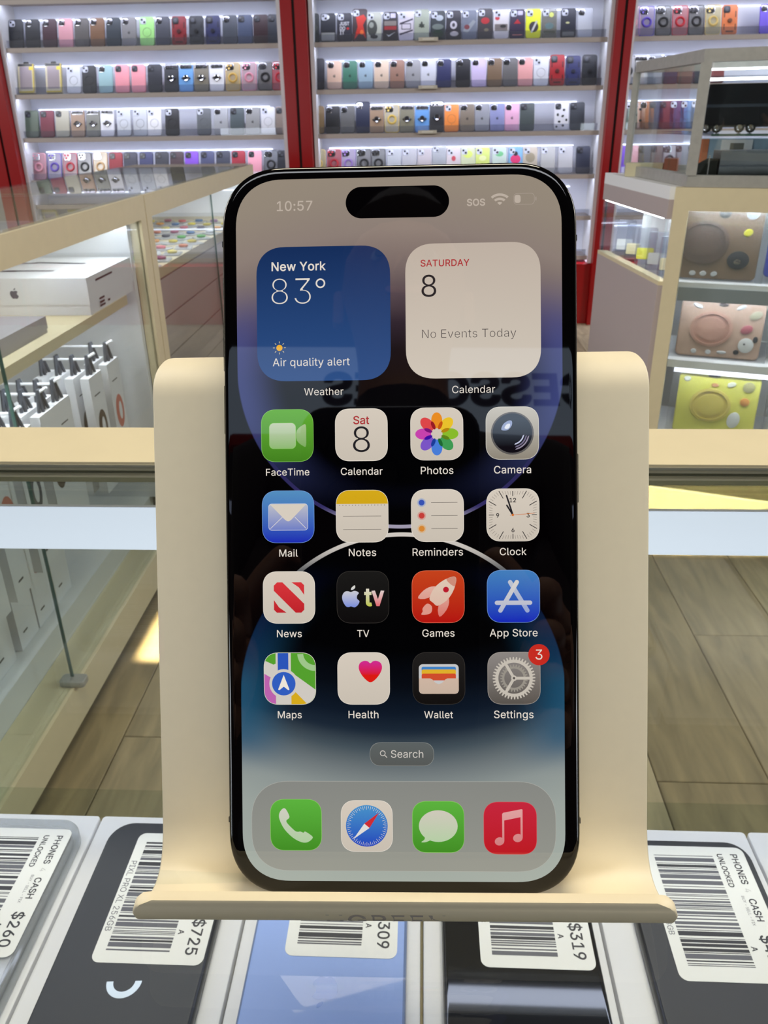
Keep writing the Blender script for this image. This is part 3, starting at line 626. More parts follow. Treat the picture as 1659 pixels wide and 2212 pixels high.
# P2 dark phone
e, w = lying_phone(-.1705, -.0980, .3225, .158, (62, 64, 70), .5, 'dark charcoal smartphone with a $725 sticker left of the stand', rad=.0135)
sticker(e, -.0185, .158/2-.0085, ZB, '$725', 'PIXL PRO XL 256GB', 11)
lg = MB(); n = 28
lo = [(8.0*math.cos(t), 8.0*math.sin(t)) for t in [PI*1.02+PI*1.0*i/n for i in range(n+1)]]; li = [(p[0]*.62, p[1]*.62) for p in lo]
for i in range(n): lg.face([(q[0]*.001+.001, q[1]*.001-.0135, ZB) for q in (lo[i], lo[i+1], li[i+1], li[i])], mat('silver_logo', (205, 215, 218), .25, metal=.3))
lg.build('logo', e, smooth=False)
# P3 blue
e, w = lying_phone(-.0790, -.0050, .3200, .158, (150, 176, 236), .55, 'light blue smartphone with a $309 sticker under the stand', metal=.1)
sticker(e, -.0205, .158/2-.003+.0035, ZB, '$309', '64GB', 5)
lg = MB(); apple(lg, Matrix.Translation((.0005, -.012, ZB)) @ Matrix.Rotation(PI, 4, 'Z') @ Matrix.Scale(.0125, 4), mat('blue_logo', (120, 150, 220), .2)); lg.build('logo', e, smooth=False)
# P4 black glossy
e, w = lying_phone(.0119, .0850, .3200, .158, (30, 31, 35), .05, 'glossy black smartphone reflecting the light bar, with a $319 sticker', metal=.3)
sticker(e, -.0190, .158/2-.002, ZB, '$319', '128GB', 8)
# P5 dark
e, w = lying_phone(.1065, .1758, .3195, .152, (60, 61, 66), .5, 'dim grey smartphone with a large sticker at the right edge', rad=.012)
sticker(e, -.0222, .152/2-.0050, ZB, '$419', '128GB', 21)
# ------------------------------------------------------------------ phone + stand share one leaning frame
PXA = Vector((.99977646, .01943584, .00832335)); PYA = Vector((-.01584239, .42793522, .90367055)); PZA = PXA.cross(PYA)
PC = Vector((-.00428874, .15631698, ZC-.08158053))
PM = Matrix(((PXA.x, PYA.x, PZA.x, PC.x), (PXA.y, PYA.y, PZA.y, PC.y), (PXA.z, PYA.z, PZA.z, PC.z), (0, 0, 0, 1)))
STM = mat('cream_plastic', (234, 221, 190), .5, noise=.012, nscale=300)
st = empty('phone_stand'); tag(st, 'cream plastic phone stand with a curved lip holding the large smartphone', 'phone stand'); st.matrix_world = PM
path = []
for k in range(9, 0, -1):
    a = math.radians(k*11.0); path.append((32+10*math.sin(a), -18.6+10*math.cos(a)))
for k in range(9): t = k/8; path.append((32-94*t, -8.6-3.2*t))
y0, by = -66.0, 14.8
for k in range(1, 15):
    t = PI/2*k/14; path.append((y0-by*abs(math.sin(t))**(2/3.2), -12.0*abs(math.cos(t))**(2/3.2)))
for k in range(1, 10):
    t = PI/2*k/9*.66; path.append((y0-by*abs(math.cos(t))**(2/2.4), 10.6*abs(math.sin(t))**(2/2.4)))
path = [p for i, p in enumerate(path) if i == 0 or math.dist(p, path[i-1]) > .25]
S = [0]
for i in range(1, len(path)): S.append(S[-1]+math.dist(path[i], path[i-1]))
def resample(path, S, step):
    n = int(S[-1]/step); out = []
    for k in range(n+1):
        s = S[-1]*k/n; i = max(j for j in range(len(S)) if S[j] <= s+1e-9); i = min(i, len(S)-2); u = (s-S[i])/(S[i+1]-S[i])
        out.append((path[i][0]+(path[i+1][0]-path[i][0])*u, path[i][1]+(path[i+1][1]-path[i][1])*u, s))
    return out
RP = resample(path, S, .9); TOT = RP[-1][2]; TH = 3.0
def hw(s):
    a = s; b = TOT-s; w = 57.2-.25
    if a < 16: w -= 6.5*(1-math.sqrt(max(0, 1-(1-a/16)**2)))
    if b < 5: w -= 4.5*(1-math.sqrt(max(0, 1-(1-b/5)**2)))
    return w
loops = []
NRM = []
for i, (y, z, s) in enumerate(RP):
    a = RP[max(0, i-2)]; b = RP[min(len(RP)-1, i+2)]; d = Vector((b[0]-a[0], b[1]-a[1])).normalized(); n_ = Vector((-d.y, d.x))
    # front normal: points to the phone side
    if i == 0: sgn = 1 if n_.dot(Vector((0.5, 1))) > 0 else -1
    n_ = n_*sgn; NRM.append(n_)
    h = hw(s); th = TH; bv = .45; end = min(s, TOT-s); k = 1.0 if end > .6 else .75
    f_ = lambda x, t: (x*.001-.0003, (y-n_.x*t)*.001, (z-n_.y*t)*.001)
    q0 = th*(1-k)/2; q1 = th-q0
    loops.append([f_(-h+bv, q0), f_(h-bv, q0), f_(h, q0+bv), f_(h, q1-bv), f_(h-bv, q1), f_(-h+bv, q1), f_(-h, q1-bv), f_(-h, q0+bv)])
MB().loops(loops, STM).build('cradle_sheet', st, ang=50)
# rear foot that props the panel on the glass
down = Vector((0, 0, -1)); R3 = PM.to_3x3().inverted()
def wl(v): return PM.inverted() @ Vector(v)
p0 = Vector((0, .022, -.0125)); zt_ = ZC-DG
foot = []
for X_ in (-.040, .040):
    a = PM @ Vector((X_, .022, -.0116)); b = PM @ Vector((X_, .030, -.0119)); g0 = Vector((a.x, a.y+.075, zt_+.0005)); g1 = Vector((a.x, a.y+.080, zt_+.0005))
    foot.append([tuple(wl(p)) for p in (a, b, g1, g0)])
MB().loops(foot, STM).build('rear_leg', st, smooth=False)
b0 = PM @ Vector((0, -.0812, 0)); 
for s_ in (-1, 1):
    pass
# lettering on the curled lip underside
tv, tf, tw = text2d('UGREEN', .01, 1.08); k = 25.0/tw; LT = []
def lipout(s):  # s mm back from the lip's free end along the outer face
    s2 = TOT-s; i = min(range(len(RP)), key=lambda j: abs(RP[j][2]-s2)); j = max(1, min(len(RP)-2, i))
    u = (s2-RP[j][2])/(RP[j+1][2]-RP[j][2]); y = RP[j][0]+(RP[j+1][0]-RP[j][0])*u; z = RP[j][1]+(RP[j+1][1]-RP[j][1])*u
    n_ = NRM[j].lerp(NRM[min(j+1, len(NRM)-1)], max(0, min(1, u))); return (y-n_.x*(TH+.05), z-n_.y*(TH+.05))
for x, y in tv:
    q = lipout(1.6+(.72-y)*k*1.0); LT.append(((-3.8-12.5+x*k)*.001, q[0]*.001, q[1]*.001))
MB().mesh(LT, tf, mat('embossed_grey', (176, 166, 160), .5)).build('lettering', st, smooth=False)

ph = empty('smartphone'); ph.matrix_world = PM; tag(ph, 'large black smartphone with its home screen lit, standing in the cream stand', 'smartphone')
FRM = mat('dark_steel_frame', (58, 53, 46), .16, metal=1.0); FGL = mat('black_bezel_glass', (4, 3, 4), .02, spec=.5); BGL = mat('matt_black_back', (26, 26, 28), .35)
def sq(w, h, r, ins, z, e=2.35, n=14): return [(x, y, z) for x, y in rr(0, 0, w-2*ins, h-2*ins, r-ins, n, e)]
Wp, Hp, Rp = .0776, .1607, .0140
L = [sq(Wp, Hp, Rp, i_, z) for i_, z in ((.0016, -.00785), (.0006, -.0075), (.00012, -.0069), (0, -.0060), (0, -.0018), (.00008, -.0011), (.0003, -.00055), (.0006, -.00025), (.0008, -.0002))]
MB().loops(L, FRM).build('frame', ph, ang=60)
L = [sq(Wp, Hp, Rp, i_, z) for i_, z in ((.0007, -.00045), (.00062, -.00022), (.0009, -.00006), (.0015, 0), (.0021, 0))]
MB().loops(L, FGL, cap0=False).build('cover_glass', ph, ang=60)
MB().loops([sq(Wp, Hp, Rp, i_, z) for i_, z in ((.0018, -.0081), (.0016, -.00786))], BGL).build('back_glass', ph)
lens = MB().slab(.036, .036, .009, -.0100, -.0081, BGL, .0006, cx=-.017, cy=.058); lens.build('camera_bump', ph)
for nm, x, ya, yb in (('side_button', .0388, 6, 17), ('volume_button', -.0388, 22, 33), ('volume_button', -.0388, 36, 47), ('ring_switch', -.0388, 52, 57)):
    MB().slab(.0006, (yb-ya)*.001, .0003, -.0052, -.0026, FRM, .0001, cx=x+.0001*(1 if x > 0 else -1), cy=(ya+yb)*.0005).build(nm, ph)
BAND = mat('antenna_band', (34, 32, 30), .4)
for x, y in ((-.0389, .064), (-.0389, -.064), (.0389, .064), (.0389, -.064)): MB().box(x-.00012, x+.00012, y-.0006, y+.0006, -.0062, -.0016, BAND).build('antenna_band', ph, smooth=False)
MB().box(.019, .0202, .08025, .08047, -.0062, -.0016, BAND).build('antenna_band', ph, smooth=False)
# ---- wallpaper shader (in phone millimetres)
def wall_mat():
    m = bpy.data.materials.new('lit_wallpaper'); m.use_nodes = True; nt = m.node_tree; bs = nt.nodes['Principled BSDF']
    bs.inputs['Base Color'].default_value = (0, 0, 0, 1); bs.inputs['Roughness'].default_value = .02; bs.inputs['Emission Strength'].default_value = 1
    def Mth(op, a, b=None, c=None, clamp=False):
        n = nt.nodes.new('ShaderNodeMath'); n.operation = op; n.use_clamp = clamp
        for i, v in enumerate((a, b, c)):
            if v is None: continue
            if isinstance(v, (int, float)): n.inputs[i].default_value = v
            else: nt.links.new(v, n.inputs[i])
        return n.outputs[0]
    def sst(v, a, b):
        n = nt.nodes.new('ShaderNodeMapRange'); n.interpolation_type = 'SMOOTHSTEP'; nt.links.new(v, n.inputs['Value'])
        lo, hi = (a, b) if a < b else (b, a)
        n.inputs['From Min'].default_value = lo; n.inputs['From Max'].default_value = hi
        n.inputs['To Min'].default_value = 0 if a < b else 1; n.inputs['To Max'].default_value = 1 if a < b else 0; return n.outputs[0]
    def mix(f, a, b):
        n = nt.nodes.new('ShaderNodeMix'); n.data_type = 'RGBA'
        if isinstance(f, (int, float)): n.inputs[0].default_value = f
        else: nt.links.new(f, n.inputs[0])
        for i, v in ((6, a), (7, b)):
            if isinstance(v, tuple): n.inputs[i].default_value = lin(v)
            else: nt.links.new(v, n.inputs[i])
        return n.outputs[2]
    def ramp(v, stops):
        n = nt.nodes.new('ShaderNodeValToRGB'); nt.links.new(Mth('DIVIDE', Mth('ADD', v, 90), 180), n.inputs[0]); el = n.color_ramp.elements
        stops = sorted(stops); el[0].position = (stops[0][0]+90)/180; el[0].color = lin(stops[0][1]); el[1].position = (stops[-1][0]+90)/180; el[1].color = lin(stops[-1][1])
        for p, c in stops[1:-1]: q = el.new((p+90)/180); q.color = lin(c)
        return n.outputs[0]
    tc = nt.nodes.new('ShaderNodeTexCoord'); sp = nt.nodes.new('ShaderNodeSeparateXYZ'); nt.links.new(tc.outputs['Object'], sp.inputs[0])
    x = Mth('MULTIPLY', sp.outputs['X'], 1000); y = Mth('MULTIPLY', sp.outputs['Y'], 1000)
    xx = Mth('MULTIPLY', x, x); r1 = Mth('SQRT', Mth('ADD', xx, Mth('POWER', Mth('ABSOLUTE', Mth('SUBTRACT', y, 36.4)), 2))); r2 = Mth('SQRT', Mth('ADD', xx, Mth('POWER', Mth('ABSOLUTE', Mth('ADD', y, 35.9)), 2)))
    bow = Mth('MULTIPLY', Mth('MULTIPLY', xx, 1/35.**2), Mth('SIGN', y)); yy = Mth('ADD', y, Mth('MULTIPLY', bow, 7))
    k = (5, 4, 7)
    base = ramp(yy, [(86, (150, 138, 122)), (76, (147, 135, 121)), (66, (140, 126, 118)), (58, (118, 103, 100)), (52, (84, 70, 76)), (46, (46, 36, 46)), (40, (17, 13, 20)), (33, (4, 3, 6)), (20, (1, 1, 2)), (-26, (1, 1, 2)), (-34, (6, 10, 18)), (-40, (14, 24, 38)), (-44, (28, 40, 54)), (-48, (68, 80, 88)), (-53, (112, 120, 122)), (-58, (140, 148, 146)), (-66, (154, 162, 156)), (-90, (168, 176, 166))])
    e1 = Mth('MULTIPLY', sst(r1, 25, 36), Mth('MULTIPLY', sst(y, 4, 30), sst(y, 58, 40)))
    c = mix(Mth('MULTIPLY', e1, .6), base, (76, 86, 150))
    e2 = Mth('MULTIPLY', sst(r2, 24, 36.5), Mth('MULTIPLY', sst(y, -12, -36), sst(y, -54, -44)))
    c = mix(Mth('MULTIPLY', e2, .75), c, (26, 84, 116))
    e3 = Mth('MULTIPLY', sst(r2, 27, 36), Mth('MULTIPLY', sst(y, -6, -18), sst(y, -34, -26)))
    c = mix(Mth('MULTIPLY', e3, .5), c, (8, 24, 66))
    # black corners between the two discs
    o = Mth('MULTIPLY', Mth('MULTIPLY', sst(r1, 35.4, 35.8), sst(r2, 35.4, 35.8)), Mth('MULTIPLY', sst(y, 37, 35), sst(y, -37, -35)))
    c = mix(o, c, (2, 1, 2))
    def ringf(r, r0, w): return Mth('MULTIPLY', sst(r, r0-w, r0-w+.12), sst(r, r0+w, r0+w-.12))
    ru = Mth('MULTIPLY', ringf(r1, 35.2, .45), sst(y, 26, 2)); c = mix(ru, c, mix(sst(y, 6, 1.2), (52, 46, 100), (158, 152, 172)))
    rl = Mth('MULTIPLY', ringf(r2, 35.4, .5), sst(y, -16, -4)); c = mix(rl, c, mix(sst(y, -10, -1.5), (96, 100, 104), (205, 198, 190)))
    nt.links.new(c, bs.inputs['Emission Color']); return m
scr = MB(); scr.flat(rr(-.1, .2, 70.9, 154.2, 10.8, 16, 2.35), .00003, wall_mat()); scr = scr.build('screen', ph, smooth=False)
TXT = disp('lit_text', (226, 217, 206)); TXTD = disp('dim_status_text', (186, 173, 160)); WI = disp('icon_white', (212, 201, 187), (200, 190, 176)); INKD = disp('icon_ink', (34, 32, 36)); REDT = disp('icon_red_text', (170, 48, 52))
isl = MB().flat(rr(-.15, 71.9, 22.5, 6.85, 3.42, 12), .00008, disp('island_black', (2, 1, 2))); isl.build('camera_island', scr, smooth=False)
X1, Y1 = (1, 0, 0), (0, 1, 0)
def lab(t, x, y, h=None, w=None, m=TXT, name='app_name', al='c', bold=.0, z=.00009, sp=1.02):
    b = MB().text(t, (x*.001, y*.001, z), X1, Y1, m, width=w and w*.001, size=h and h*.001, align=al, bold=bold, spacing=sp); return b.build(name, scr, smooth=False)
lab('10:57', -26.5, 70.45, w=7.8, m=TXTD, al='l', name='clock_text', bold=.008)
lab('SOS', 14.95, 70.75, w=3.95, m=TXTD, al='l', name='status_text', bold=.022)
wf = MB()
for r0, r1_ in ((0, .75), (1.2, 1.75), (2.2, 2.75)):
    a0, a1 = PI/2-.78, PI/2+.78; n = 12
    for i in range(n):
        t0, t1 = a0+(a1-a0)*i/n, a0+(a1-a0)*(i+1)/n
        wf.face([((22.05+r*math.cos(t))*.001, (70.75+r*math.sin(t)*.92)*.001, .00009) for r, t in ((r0, t0), (r1_, t0), (r1_, t1), (r0, t1))][(0 if r0 else 1):], TXTD)
wf.build('wifi_symbol', scr, smooth=False)
bt = MB(); bt.ring(rr(27.3, 72.0, 4.5, 2.45, .75), rr(27.3, 72.0, 4.3, 2.25, .66), .00009, disp('battery_line', (166, 153, 142))); bt.flat(rr(25.9, 72.0, 1.3, 1.75, .5), .00009, TXTD); bt.flat(rr(29.85, 72.0, .22, .8, .1), .00009, disp('battery_line', (160, 148, 136)))
bt.build('battery_symbol', scr, smooth=False)
# ---- widgets
def app(name, cx, cy, w=11.5, h=None, base=None, rim=None, r=None):
    h = h or w; b = MB(); r = r or w*.29
    O = rr(0, 0, w, h, r, 12, 2.35)
    if rim: b.flat(O, .00005, rim); O2 = rr(0, 0, w-.16, h-.16, r-.07, 12, 2.35); b.flat(O2, .000058, base)
    else: b.flat(O, .00005, base)
    b.pos = (cx*.001, cy*.001, 0); b.nm = name; return b
def done(b): return b.build(b.nm, scr, (b.pos[0], b.pos[1], .00003 if b.pos[1] < -.060 and b.nm != 'dock' else 0), smooth=False)
Z1, Z2, Z3, Z4 = .000075, .00009, .000105, .00012
b = app('weather_widget', -16.5, 47.95, 29.3, base=disp('weather_blue', (22, 46, 90), (44, 78, 132), h=14), r=6.4)
T = lambda b, t, x, y, m=TXT, w=None, h=None, al='l', bo=0., z=Z2, sp=1.02: b.text(t, (x*.001, y*.001, z), X1, Y1, m, width=w and w*.001, size=h and h*.001, align=al, bold=bo, spacing=sp)
T(b, 'New York', -11.3, 9.45, w=11.9, bo=.014); b.text('83', (-.01135, .0021, Z2), X1, Y1, TXT, width=.0086, align='l', bold=-.018); b.ring(circ(-.6, 6.6, 1.05), circ(-.6, 6.6, .72), Z2, TXT)
SUN = disp('sun_yellow', (238, 176, 40)); b.flat(circ(-9.75, -7.35, .68, 20), Z2, SUN)
for k in range(8): a = PI/4*k; b.flat(caps(-9.75+1.05*math.cos(a), -7.35+1.05*math.sin(a), -9.75+1.36*math.cos(a), -7.35+1.36*math.sin(a), .13, 4), Z2, disp('sun_ray', (222, 205, 160)))
T(b, 'Air quality alert', -11.25, -11.35, w=16.9); done(b)
b = app('calendar_widget', 16.1, 48.1, 29.3, base=disp('widget_white', (190, 176, 163), (206, 196, 182), h=14), r=6.4)
T(b, 'SATURDAY', -11.3, 9.7, REDT, w=10.6, bo=.012); T(b, '8', -11.15, 3.1, INKD, w=3.2, bo=-.004); T(b, 'No Events Today', -11.1, -5.85, disp('grey_ink_text', (72, 66, 66)), w=20.4, bo=-.012); done(b)
lab('Weather', -16.6, 30.15, w=8.6); lab('Calendar', 16.1, 30.2, w=9.3)
# ---- app icons
gx = (-24.72, -8.45, 8.03, 24.42); gy = (21.38, 3.57, -14.18, -32.08)
RIMW = disp('rim_white', (236, 228, 216)); GRN = disp('green_grad', (98, 172, 52), (66, 128, 30)); GRIM = disp('green_rim', (140, 205, 96)); FROST = disp('frost_white', (208, 204, 190), (196, 208, 176)); FRG = disp('frost_green', (196, 206, 180), (140, 184, 112), h=3)
b = app('video_call_icon', gx[0], gy[0], base=GRN, rim=GRIM)
b.flat(rr(-1.05, -.05, 5.9, 5.7, 1.0), Z1, GRIM); b.flat(rr(-1.05, -.05, 5.75, 5.55, .95), Z2, FRG); b.flat(smooth_closed([(2.1, 1.1), (3.55, 2.35), (4.1, 2.2), (4.15, 0), (4.1, -2.2), (3.6, -2.4), (2.1, -1.1)], 3), Z2, disp('frost_green2', (172, 196, 146), (118, 168, 88), h=3)); done(b)
b = app('calendar_icon', gx[1], gy[0], base=WI, rim=RIMW); b.text('Sat', (0, .00235, Z2), X1, Y1, REDT, width=.0035, bold=.012); b.text('8', (0, -.0038, Z2), X1, Y1, INKD, width=.0037, bold=-.008); done(b)
b = app('photos_icon', gx[2], gy[0], base=WI, rim=RIMW)
PCOL = [(232, 140, 34), (232, 192, 44), (136, 186, 44), (62, 152, 82), (72, 124, 214), (122, 84, 196), (198, 66, 172), (220, 70, 72)]
for k, c in enumerate(PCOL):
    a = PI/2-k*PI/4; b.flat(circ(math.cos(a)*2.95, math.sin(a)*2.95, 1.75, 24, 1.2, a), Z1+k*.0000015, disp('petal_%d' % k, c))
DK = [(196, 84, 20), (176, 130, 16), (92, 128, 24), (30, 104, 50), (28, 60, 150), (60, 14, 160), (120, 20, 120), (150, 26, 36)]
for k, c in enumerate(DK):
    a = PI/2-k*PI/4-PI/8; b.flat(circ(math.cos(a)*2.0, math.sin(a)*2.0, .95, 16, .4, a), Z3, disp('petal_dark_%d' % k, c))
b.flat(circ(0, 0, .68, 20), Z4, WI); done(b)
b = app('camera_icon', gx[3], gy[0], base=disp('cam_tile', (196, 192, 182), (140, 132, 118)), rim=disp('cam_rim', (224, 220, 210)))
b.flat(circ(0, -.05, 4.65, 40), Z1, disp('cam_ring', (112, 112, 114), (84, 80, 78))); b.flat(circ(0, .0, 4.3, 40), Z2, disp('cam_lens', (66, 76, 88), (14, 10, 18), h=3))
for ra, ca in ((3.7, (150, 140, 160)), (3.2, (120, 112, 140)), (2.6, (196, 200, 226))):
    n = 14; pts = [(ra*math.cos(t), ra*math.sin(t)) for t in [-.15-1.25*i/n for i in range(n+1)]]; q = [((ra-.28)*math.cos(t), (ra-.28)*math.sin(t)) for t in [-.25-1.05*i/n for i in range(n+1)]]
    for i in range(n): b.flat([pts[i], pts[i+1], q[i+1], q[i]], Z3, disp('glint_%d' % int(ra*10), ca))
b.flat(smooth_closed([(-2.4, .8), (-1.9, 2.0), (-.8, 2.7), (-.1, 2.6), (-.1, 1.7), (-.8, .8), (-1.6, .55)], 3), Z3, disp('glint_a', (150, 164, 200))); b.flat(smooth_closed([(-1.7, 1.1), (-1.2, 1.9), (-.5, 2.0), (-.6, 1.3), (-1.1, .9)], 3), Z4, disp('glint_b', (226, 230, 240))); done(b)
b = app('mail_icon', gx[0], gy[1], base=disp('mail_blue', (84, 142, 190), (28, 40, 178)), rim=disp('mail_rim', (120, 160, 220)))
ENV = disp('envelope', (188, 190, 200), (108, 124, 196), h=3); b.flat(rr(0, -.05, 8.7, 5.9, .75), Z1, disp('env_rim', (206, 208, 222))); b.flat(rr(0, -.05, 8.5, 5.7, .7), Z1+.000005, ENV)
b.flat(caps(-3.9, -2.55, -1.3, -.1, .1, 4), Z2, RIMW); b.flat(caps(3.9, -2.55, 1.5, -.1, .1, 4), Z2, RIMW)
b.flat([(-4.0, 2.75), (4.0, 2.75), (.7, -.65), (.25, -.95), (0, -1.0), (-.25, -.95), (-.7, -.65)][::-1], Z3, disp('env_flap', (214, 204, 190))); done(b)
b = app('notes_icon', gx[1], gy[1], base=WI, rim=RIMW)
O = [p for p in rr(0, 0, 11.34, 11.34, 3.26, 14, 2.35)]; top_ = [p for p in O if p[1] > 2.75]; top_ = sorted(top_, key=lambda p: -math.atan2(p[1]-2.7, p[0])); b.flat([(5.66, 2.7)] + [p for p in sorted(top_, key=lambda p: math.atan2(p[1]-2.7, p[0]))] + [(-5.66, 2.7)], Z1, disp('note_yellow', (212, 168, 26), (196, 152, 16)))
for k in range(15): b.flat(circ(-4.9+.7*k, 2.42, .09, 6), Z2, INKD)
for y_ in (0, -2.9): b.flat(rr(0, y_, 8.4, .09, .03, 1), Z2, disp('rule_line', (90, 84, 80)))
done(b)
b = app('reminders_icon', gx[2], gy[1], base=WI, rim=RIMW)
for y_, c, c2 in ((2.85, (56, 82, 178), (168, 176, 196)), (0, (196, 62, 56), (206, 160, 148)), (-2.85, (212, 134, 52), (212, 180, 142))):
    b.flat(circ(-3.45, y_, .95, 20), Z1, disp('dot_halo_%d' % int(y_*10), c2)); b.flat(circ(-3.45, y_, .64, 20), Z2, disp('dot_%d' % int(y_*10), c)); b.flat(rr(1.5, y_, 5.75, .09, .03, 1), Z2, disp('rule_line', (90, 84, 80)))
done(b)
b = app('clock_icon', gx[3], gy[1], base=WI, rim=RIMW)
for k in range(60):
    a = PI*2*k/60; big = k % 5 == 0; ex = min(5.15/max(abs(math.cos(a)), 1e-6), 5.15/max(abs(math.sin(a)), 1e-6), 6.0); ln = (1.0 if k % 15 == 0 else 1.75) if big else .75
    if not big or True: b.flat(caps(ex*math.cos(a), ex*math.sin(a), (ex-ln)*math.cos(a), (ex-ln)*math.sin(a), .16 if big else .07, 3), Z1, INKD if big else disp('tick_grey', (120, 112, 106)))
for t_, x_, y_ in (('12', 0, 2.75), ('3', 3.3, -.55), ('6', 0, -3.75), ('9', -3.3, -.55)): b.text(t_, (x_*.001, y_*.001, Z2), X1, Y1, INKD, size=.0018, bold=.015)
b.flat(caps(0, 0, -1.35, 4.2, .34), Z3, INKD); b.flat(caps(0, 0, -1.3, 2.1, .34), Z3, INKD); b.flat(caps(-.6, -.08, 4.7, .35, .1, 4), Z4, disp('clock_orange', (206, 108, 40))); b.flat(circ(0, 0, .26, 12), Z4, disp('clock_orange', (206, 108, 40))); done(b)
b = app('news_icon', gx[0], gy[2], base=WI, rim=RIMW); NR = disp('news_red', (214, 52, 58), (188, 34, 42), h=3.4)
b.flat([(-3.35, 2.6), (-2.6, 3.35), (-1.45, 3.35), (3.35, -1.4), (3.35, -2.7), (2.7, -3.35), (1.45, -3.35), (-3.35, 1.5)][::-1], Z1, NR)
b.flat([(.55, 3.35), (2.7, 3.35), (3.35, 2.7), (3.35, .55), (2.2, 2.2)][::-1], Z1, NR); b.flat([(-.55, -3.35), (-2.7, -3.35), (-3.35, -2.7), (-3.35, -.55), (-2.2, -2.2)][::-1], Z1, NR); done(b)
b = app('tv_icon', gx[1], gy[2], base=disp('tv_black', (26, 25, 24), (12, 10, 10)), rim=disp('tv_rim', (58, 54, 50)))
AG = disp('apple_grad', (214, 212, 206), (120, 140, 216), h=2.2); apple(b, Matrix.Translation((-.0026, -.0001, Z2)) @ Matrix.Scale(.0041, 4), AG)
b.text('t', (.00115, -.0018, Z2), X1, Y1, disp('tv_t', (220, 214, 196), (190, 196, 84), h=1.8), width=.0017, bold=.03, sy=1.1); b.text('v', (.0033, -.0018, Z2), X1, Y1, disp('tv_v', (220, 210, 206), (224, 110, 116), h=1.8), width=.0028, bold=.03, sy=1.15); done(b)
b = app('games_icon', gx[2], gy[2], base=disp('games_red', (196, 66, 28), (178, 18, 16)), rim=disp('games_rim', (236, 120, 90)))
def rot(P, a, dx=0, dy=0): c_, s_ = math.cos(a), math.sin(a); return [(x*c_-y*s_+dx, x*s_+y*c_+dy) for x, y in P]
PNK = disp('rocket_pink', (226, 186, 170), (214, 120, 110), h=4); ra = -.72
fin = smooth_closed([(-1.3, 1.0), (-2.6, .2), (-3.3, -1.6), (-3.1, -3.6), (-1.4, -2.0)], 3); fin2 = [(-x, y) for x, y in fin][::-1]
for P in (fin, fin2): b.flat(rot(P, ra, .3, .35), Z1, PNK)
b.flat(rot(smooth_closed([(0, 5.1), (.9, 4.2), (1.7, 2.2), (1.9, 0), (1.2, -2.2), (0, -2.35), (-1.2, -2.2), (-1.9, 0), (-1.7, 2.2), (-.9, 4.2)][::-1], 3), ra, .45, .45), Z2, disp('rocket_body', (222, 200, 180), (216, 176, 160), h=4))
b.flat(rot(smooth_closed([(0, 5.05), (.9, 4.15), (1.15, 3.4), (0, 3.2), (-1.15, 3.4), (-.9, 4.15)][::-1], 3), ra, .45, .45), Z3, disp('rocket_nose', (204, 140, 120)))
b.flat(circ(1.72, 1.55, .63, 20), Z4, disp('rocket_window', (184, 26, 44)))
b.flat(smooth_closed([(-3.4, -2.5), (-2.4, -1.5), (-1.4, -2.1), (-1.5, -3.4), (-2.5, -3.9), (-3.7, -3.9), (-3.4, -3.2)][::-1], 3), Z2, disp('rocket_flame', (220, 150, 136))); done(b)
b = app('store_icon', gx[3], gy[2], base=disp('store_blue', (66, 126, 186), (20, 36, 182)), rim=disp('mail_rim', (120, 160, 220))); SW = disp('store_white', (190, 196, 208), (150, 164, 206), h=3.5); SWT = disp('store_white2', (214, 210, 204), (176, 182, 206), h=3.5)
b.flat(caps(-.7, 3.1, 3.0, -3.1, .95), Z1, SW); b.flat(caps(.75, 3.1, -2.85, -3.1, .95), Z2, SWT); b.flat(caps(-3.6, -1.4, 3.6, -1.4, .95), Z3, SWT); done(b)
b = app('maps_icon', gx[0], gy[3], base=disp('map_green', (84, 158, 46)), rim=RIMW)
def clip(P):  # keep a polygon inside the tile outline
    T_ = rr(0, 0, 11.3, 11.3, 3.3, 10, 2.35); out = P
    for i in range(len(T_)):
        a, c = T_[i], T_[(i+1) % len(T_)]; nx_, ny_ = -(c[1]-a[1]), c[0]-a[0]; src = out; out = []
        for j in range(len(src)):
            p, q = src[j], src[(j+1) % len(src)]; dp = (p[0]-a[0])*nx_+(p[1]-a[1])*ny_; dq = (q[0]-a[0])*nx_+(q[1]-a[1])*ny_
            if dp >= 0: out.append(p)
            if (dp >= 0) != (dq >= 0): t = dp/(dp-dq); out.append((p[0]+(q[0]-p[0])*t, p[1]+(q[1]-p[1])*t))
        if not out: break
    return out
MW = disp('map_white', (206, 200, 192))
for P, m, z in (([(-6, 6), (6, -2.7), (6, -6), (-6, -6)][::-1], MW, Z1), ([(-6, 1.3), (-1, -1.6), (-3, -6), (-6, -6)][::-1], disp('map_pink', (188, 98, 172)), Z2), ([(-3.1, -1), (.1, -1), (.1, -6), (-3.1, -6)][::-1], MW, Z3), ([(.3, -2), (.3, -6), (4.6, -6), (3.5, -5.3)][::-1], disp('map_yellow', (214, 170, 30)), Z3), ([(-6, 4.2), (-3.6, 3.1), (-3.1, 3.3), (-3.1, 6), (-6, 6)][::-1], disp('map_green2', (84, 158, 46)), Z2), ([(-3.1, 6), (-3.1, 1), (.25, 1), (.25, 6)], MW, Z3), ([(-2.65, 6), (-2.65, 1.5), (-.3, 1.5), (-.3, 6)], disp('map_blue', (44, 84, 184)), Z4)):
    q = clip(P if sum((P[i][0]*P[(i+1) % len(P)][1]-P[(i+1) % len(P)][0]*P[i][1]) for i in range(len(P))) > 0 else P[::-1])
    if len(q) > 2: b.flat(q, z, m)
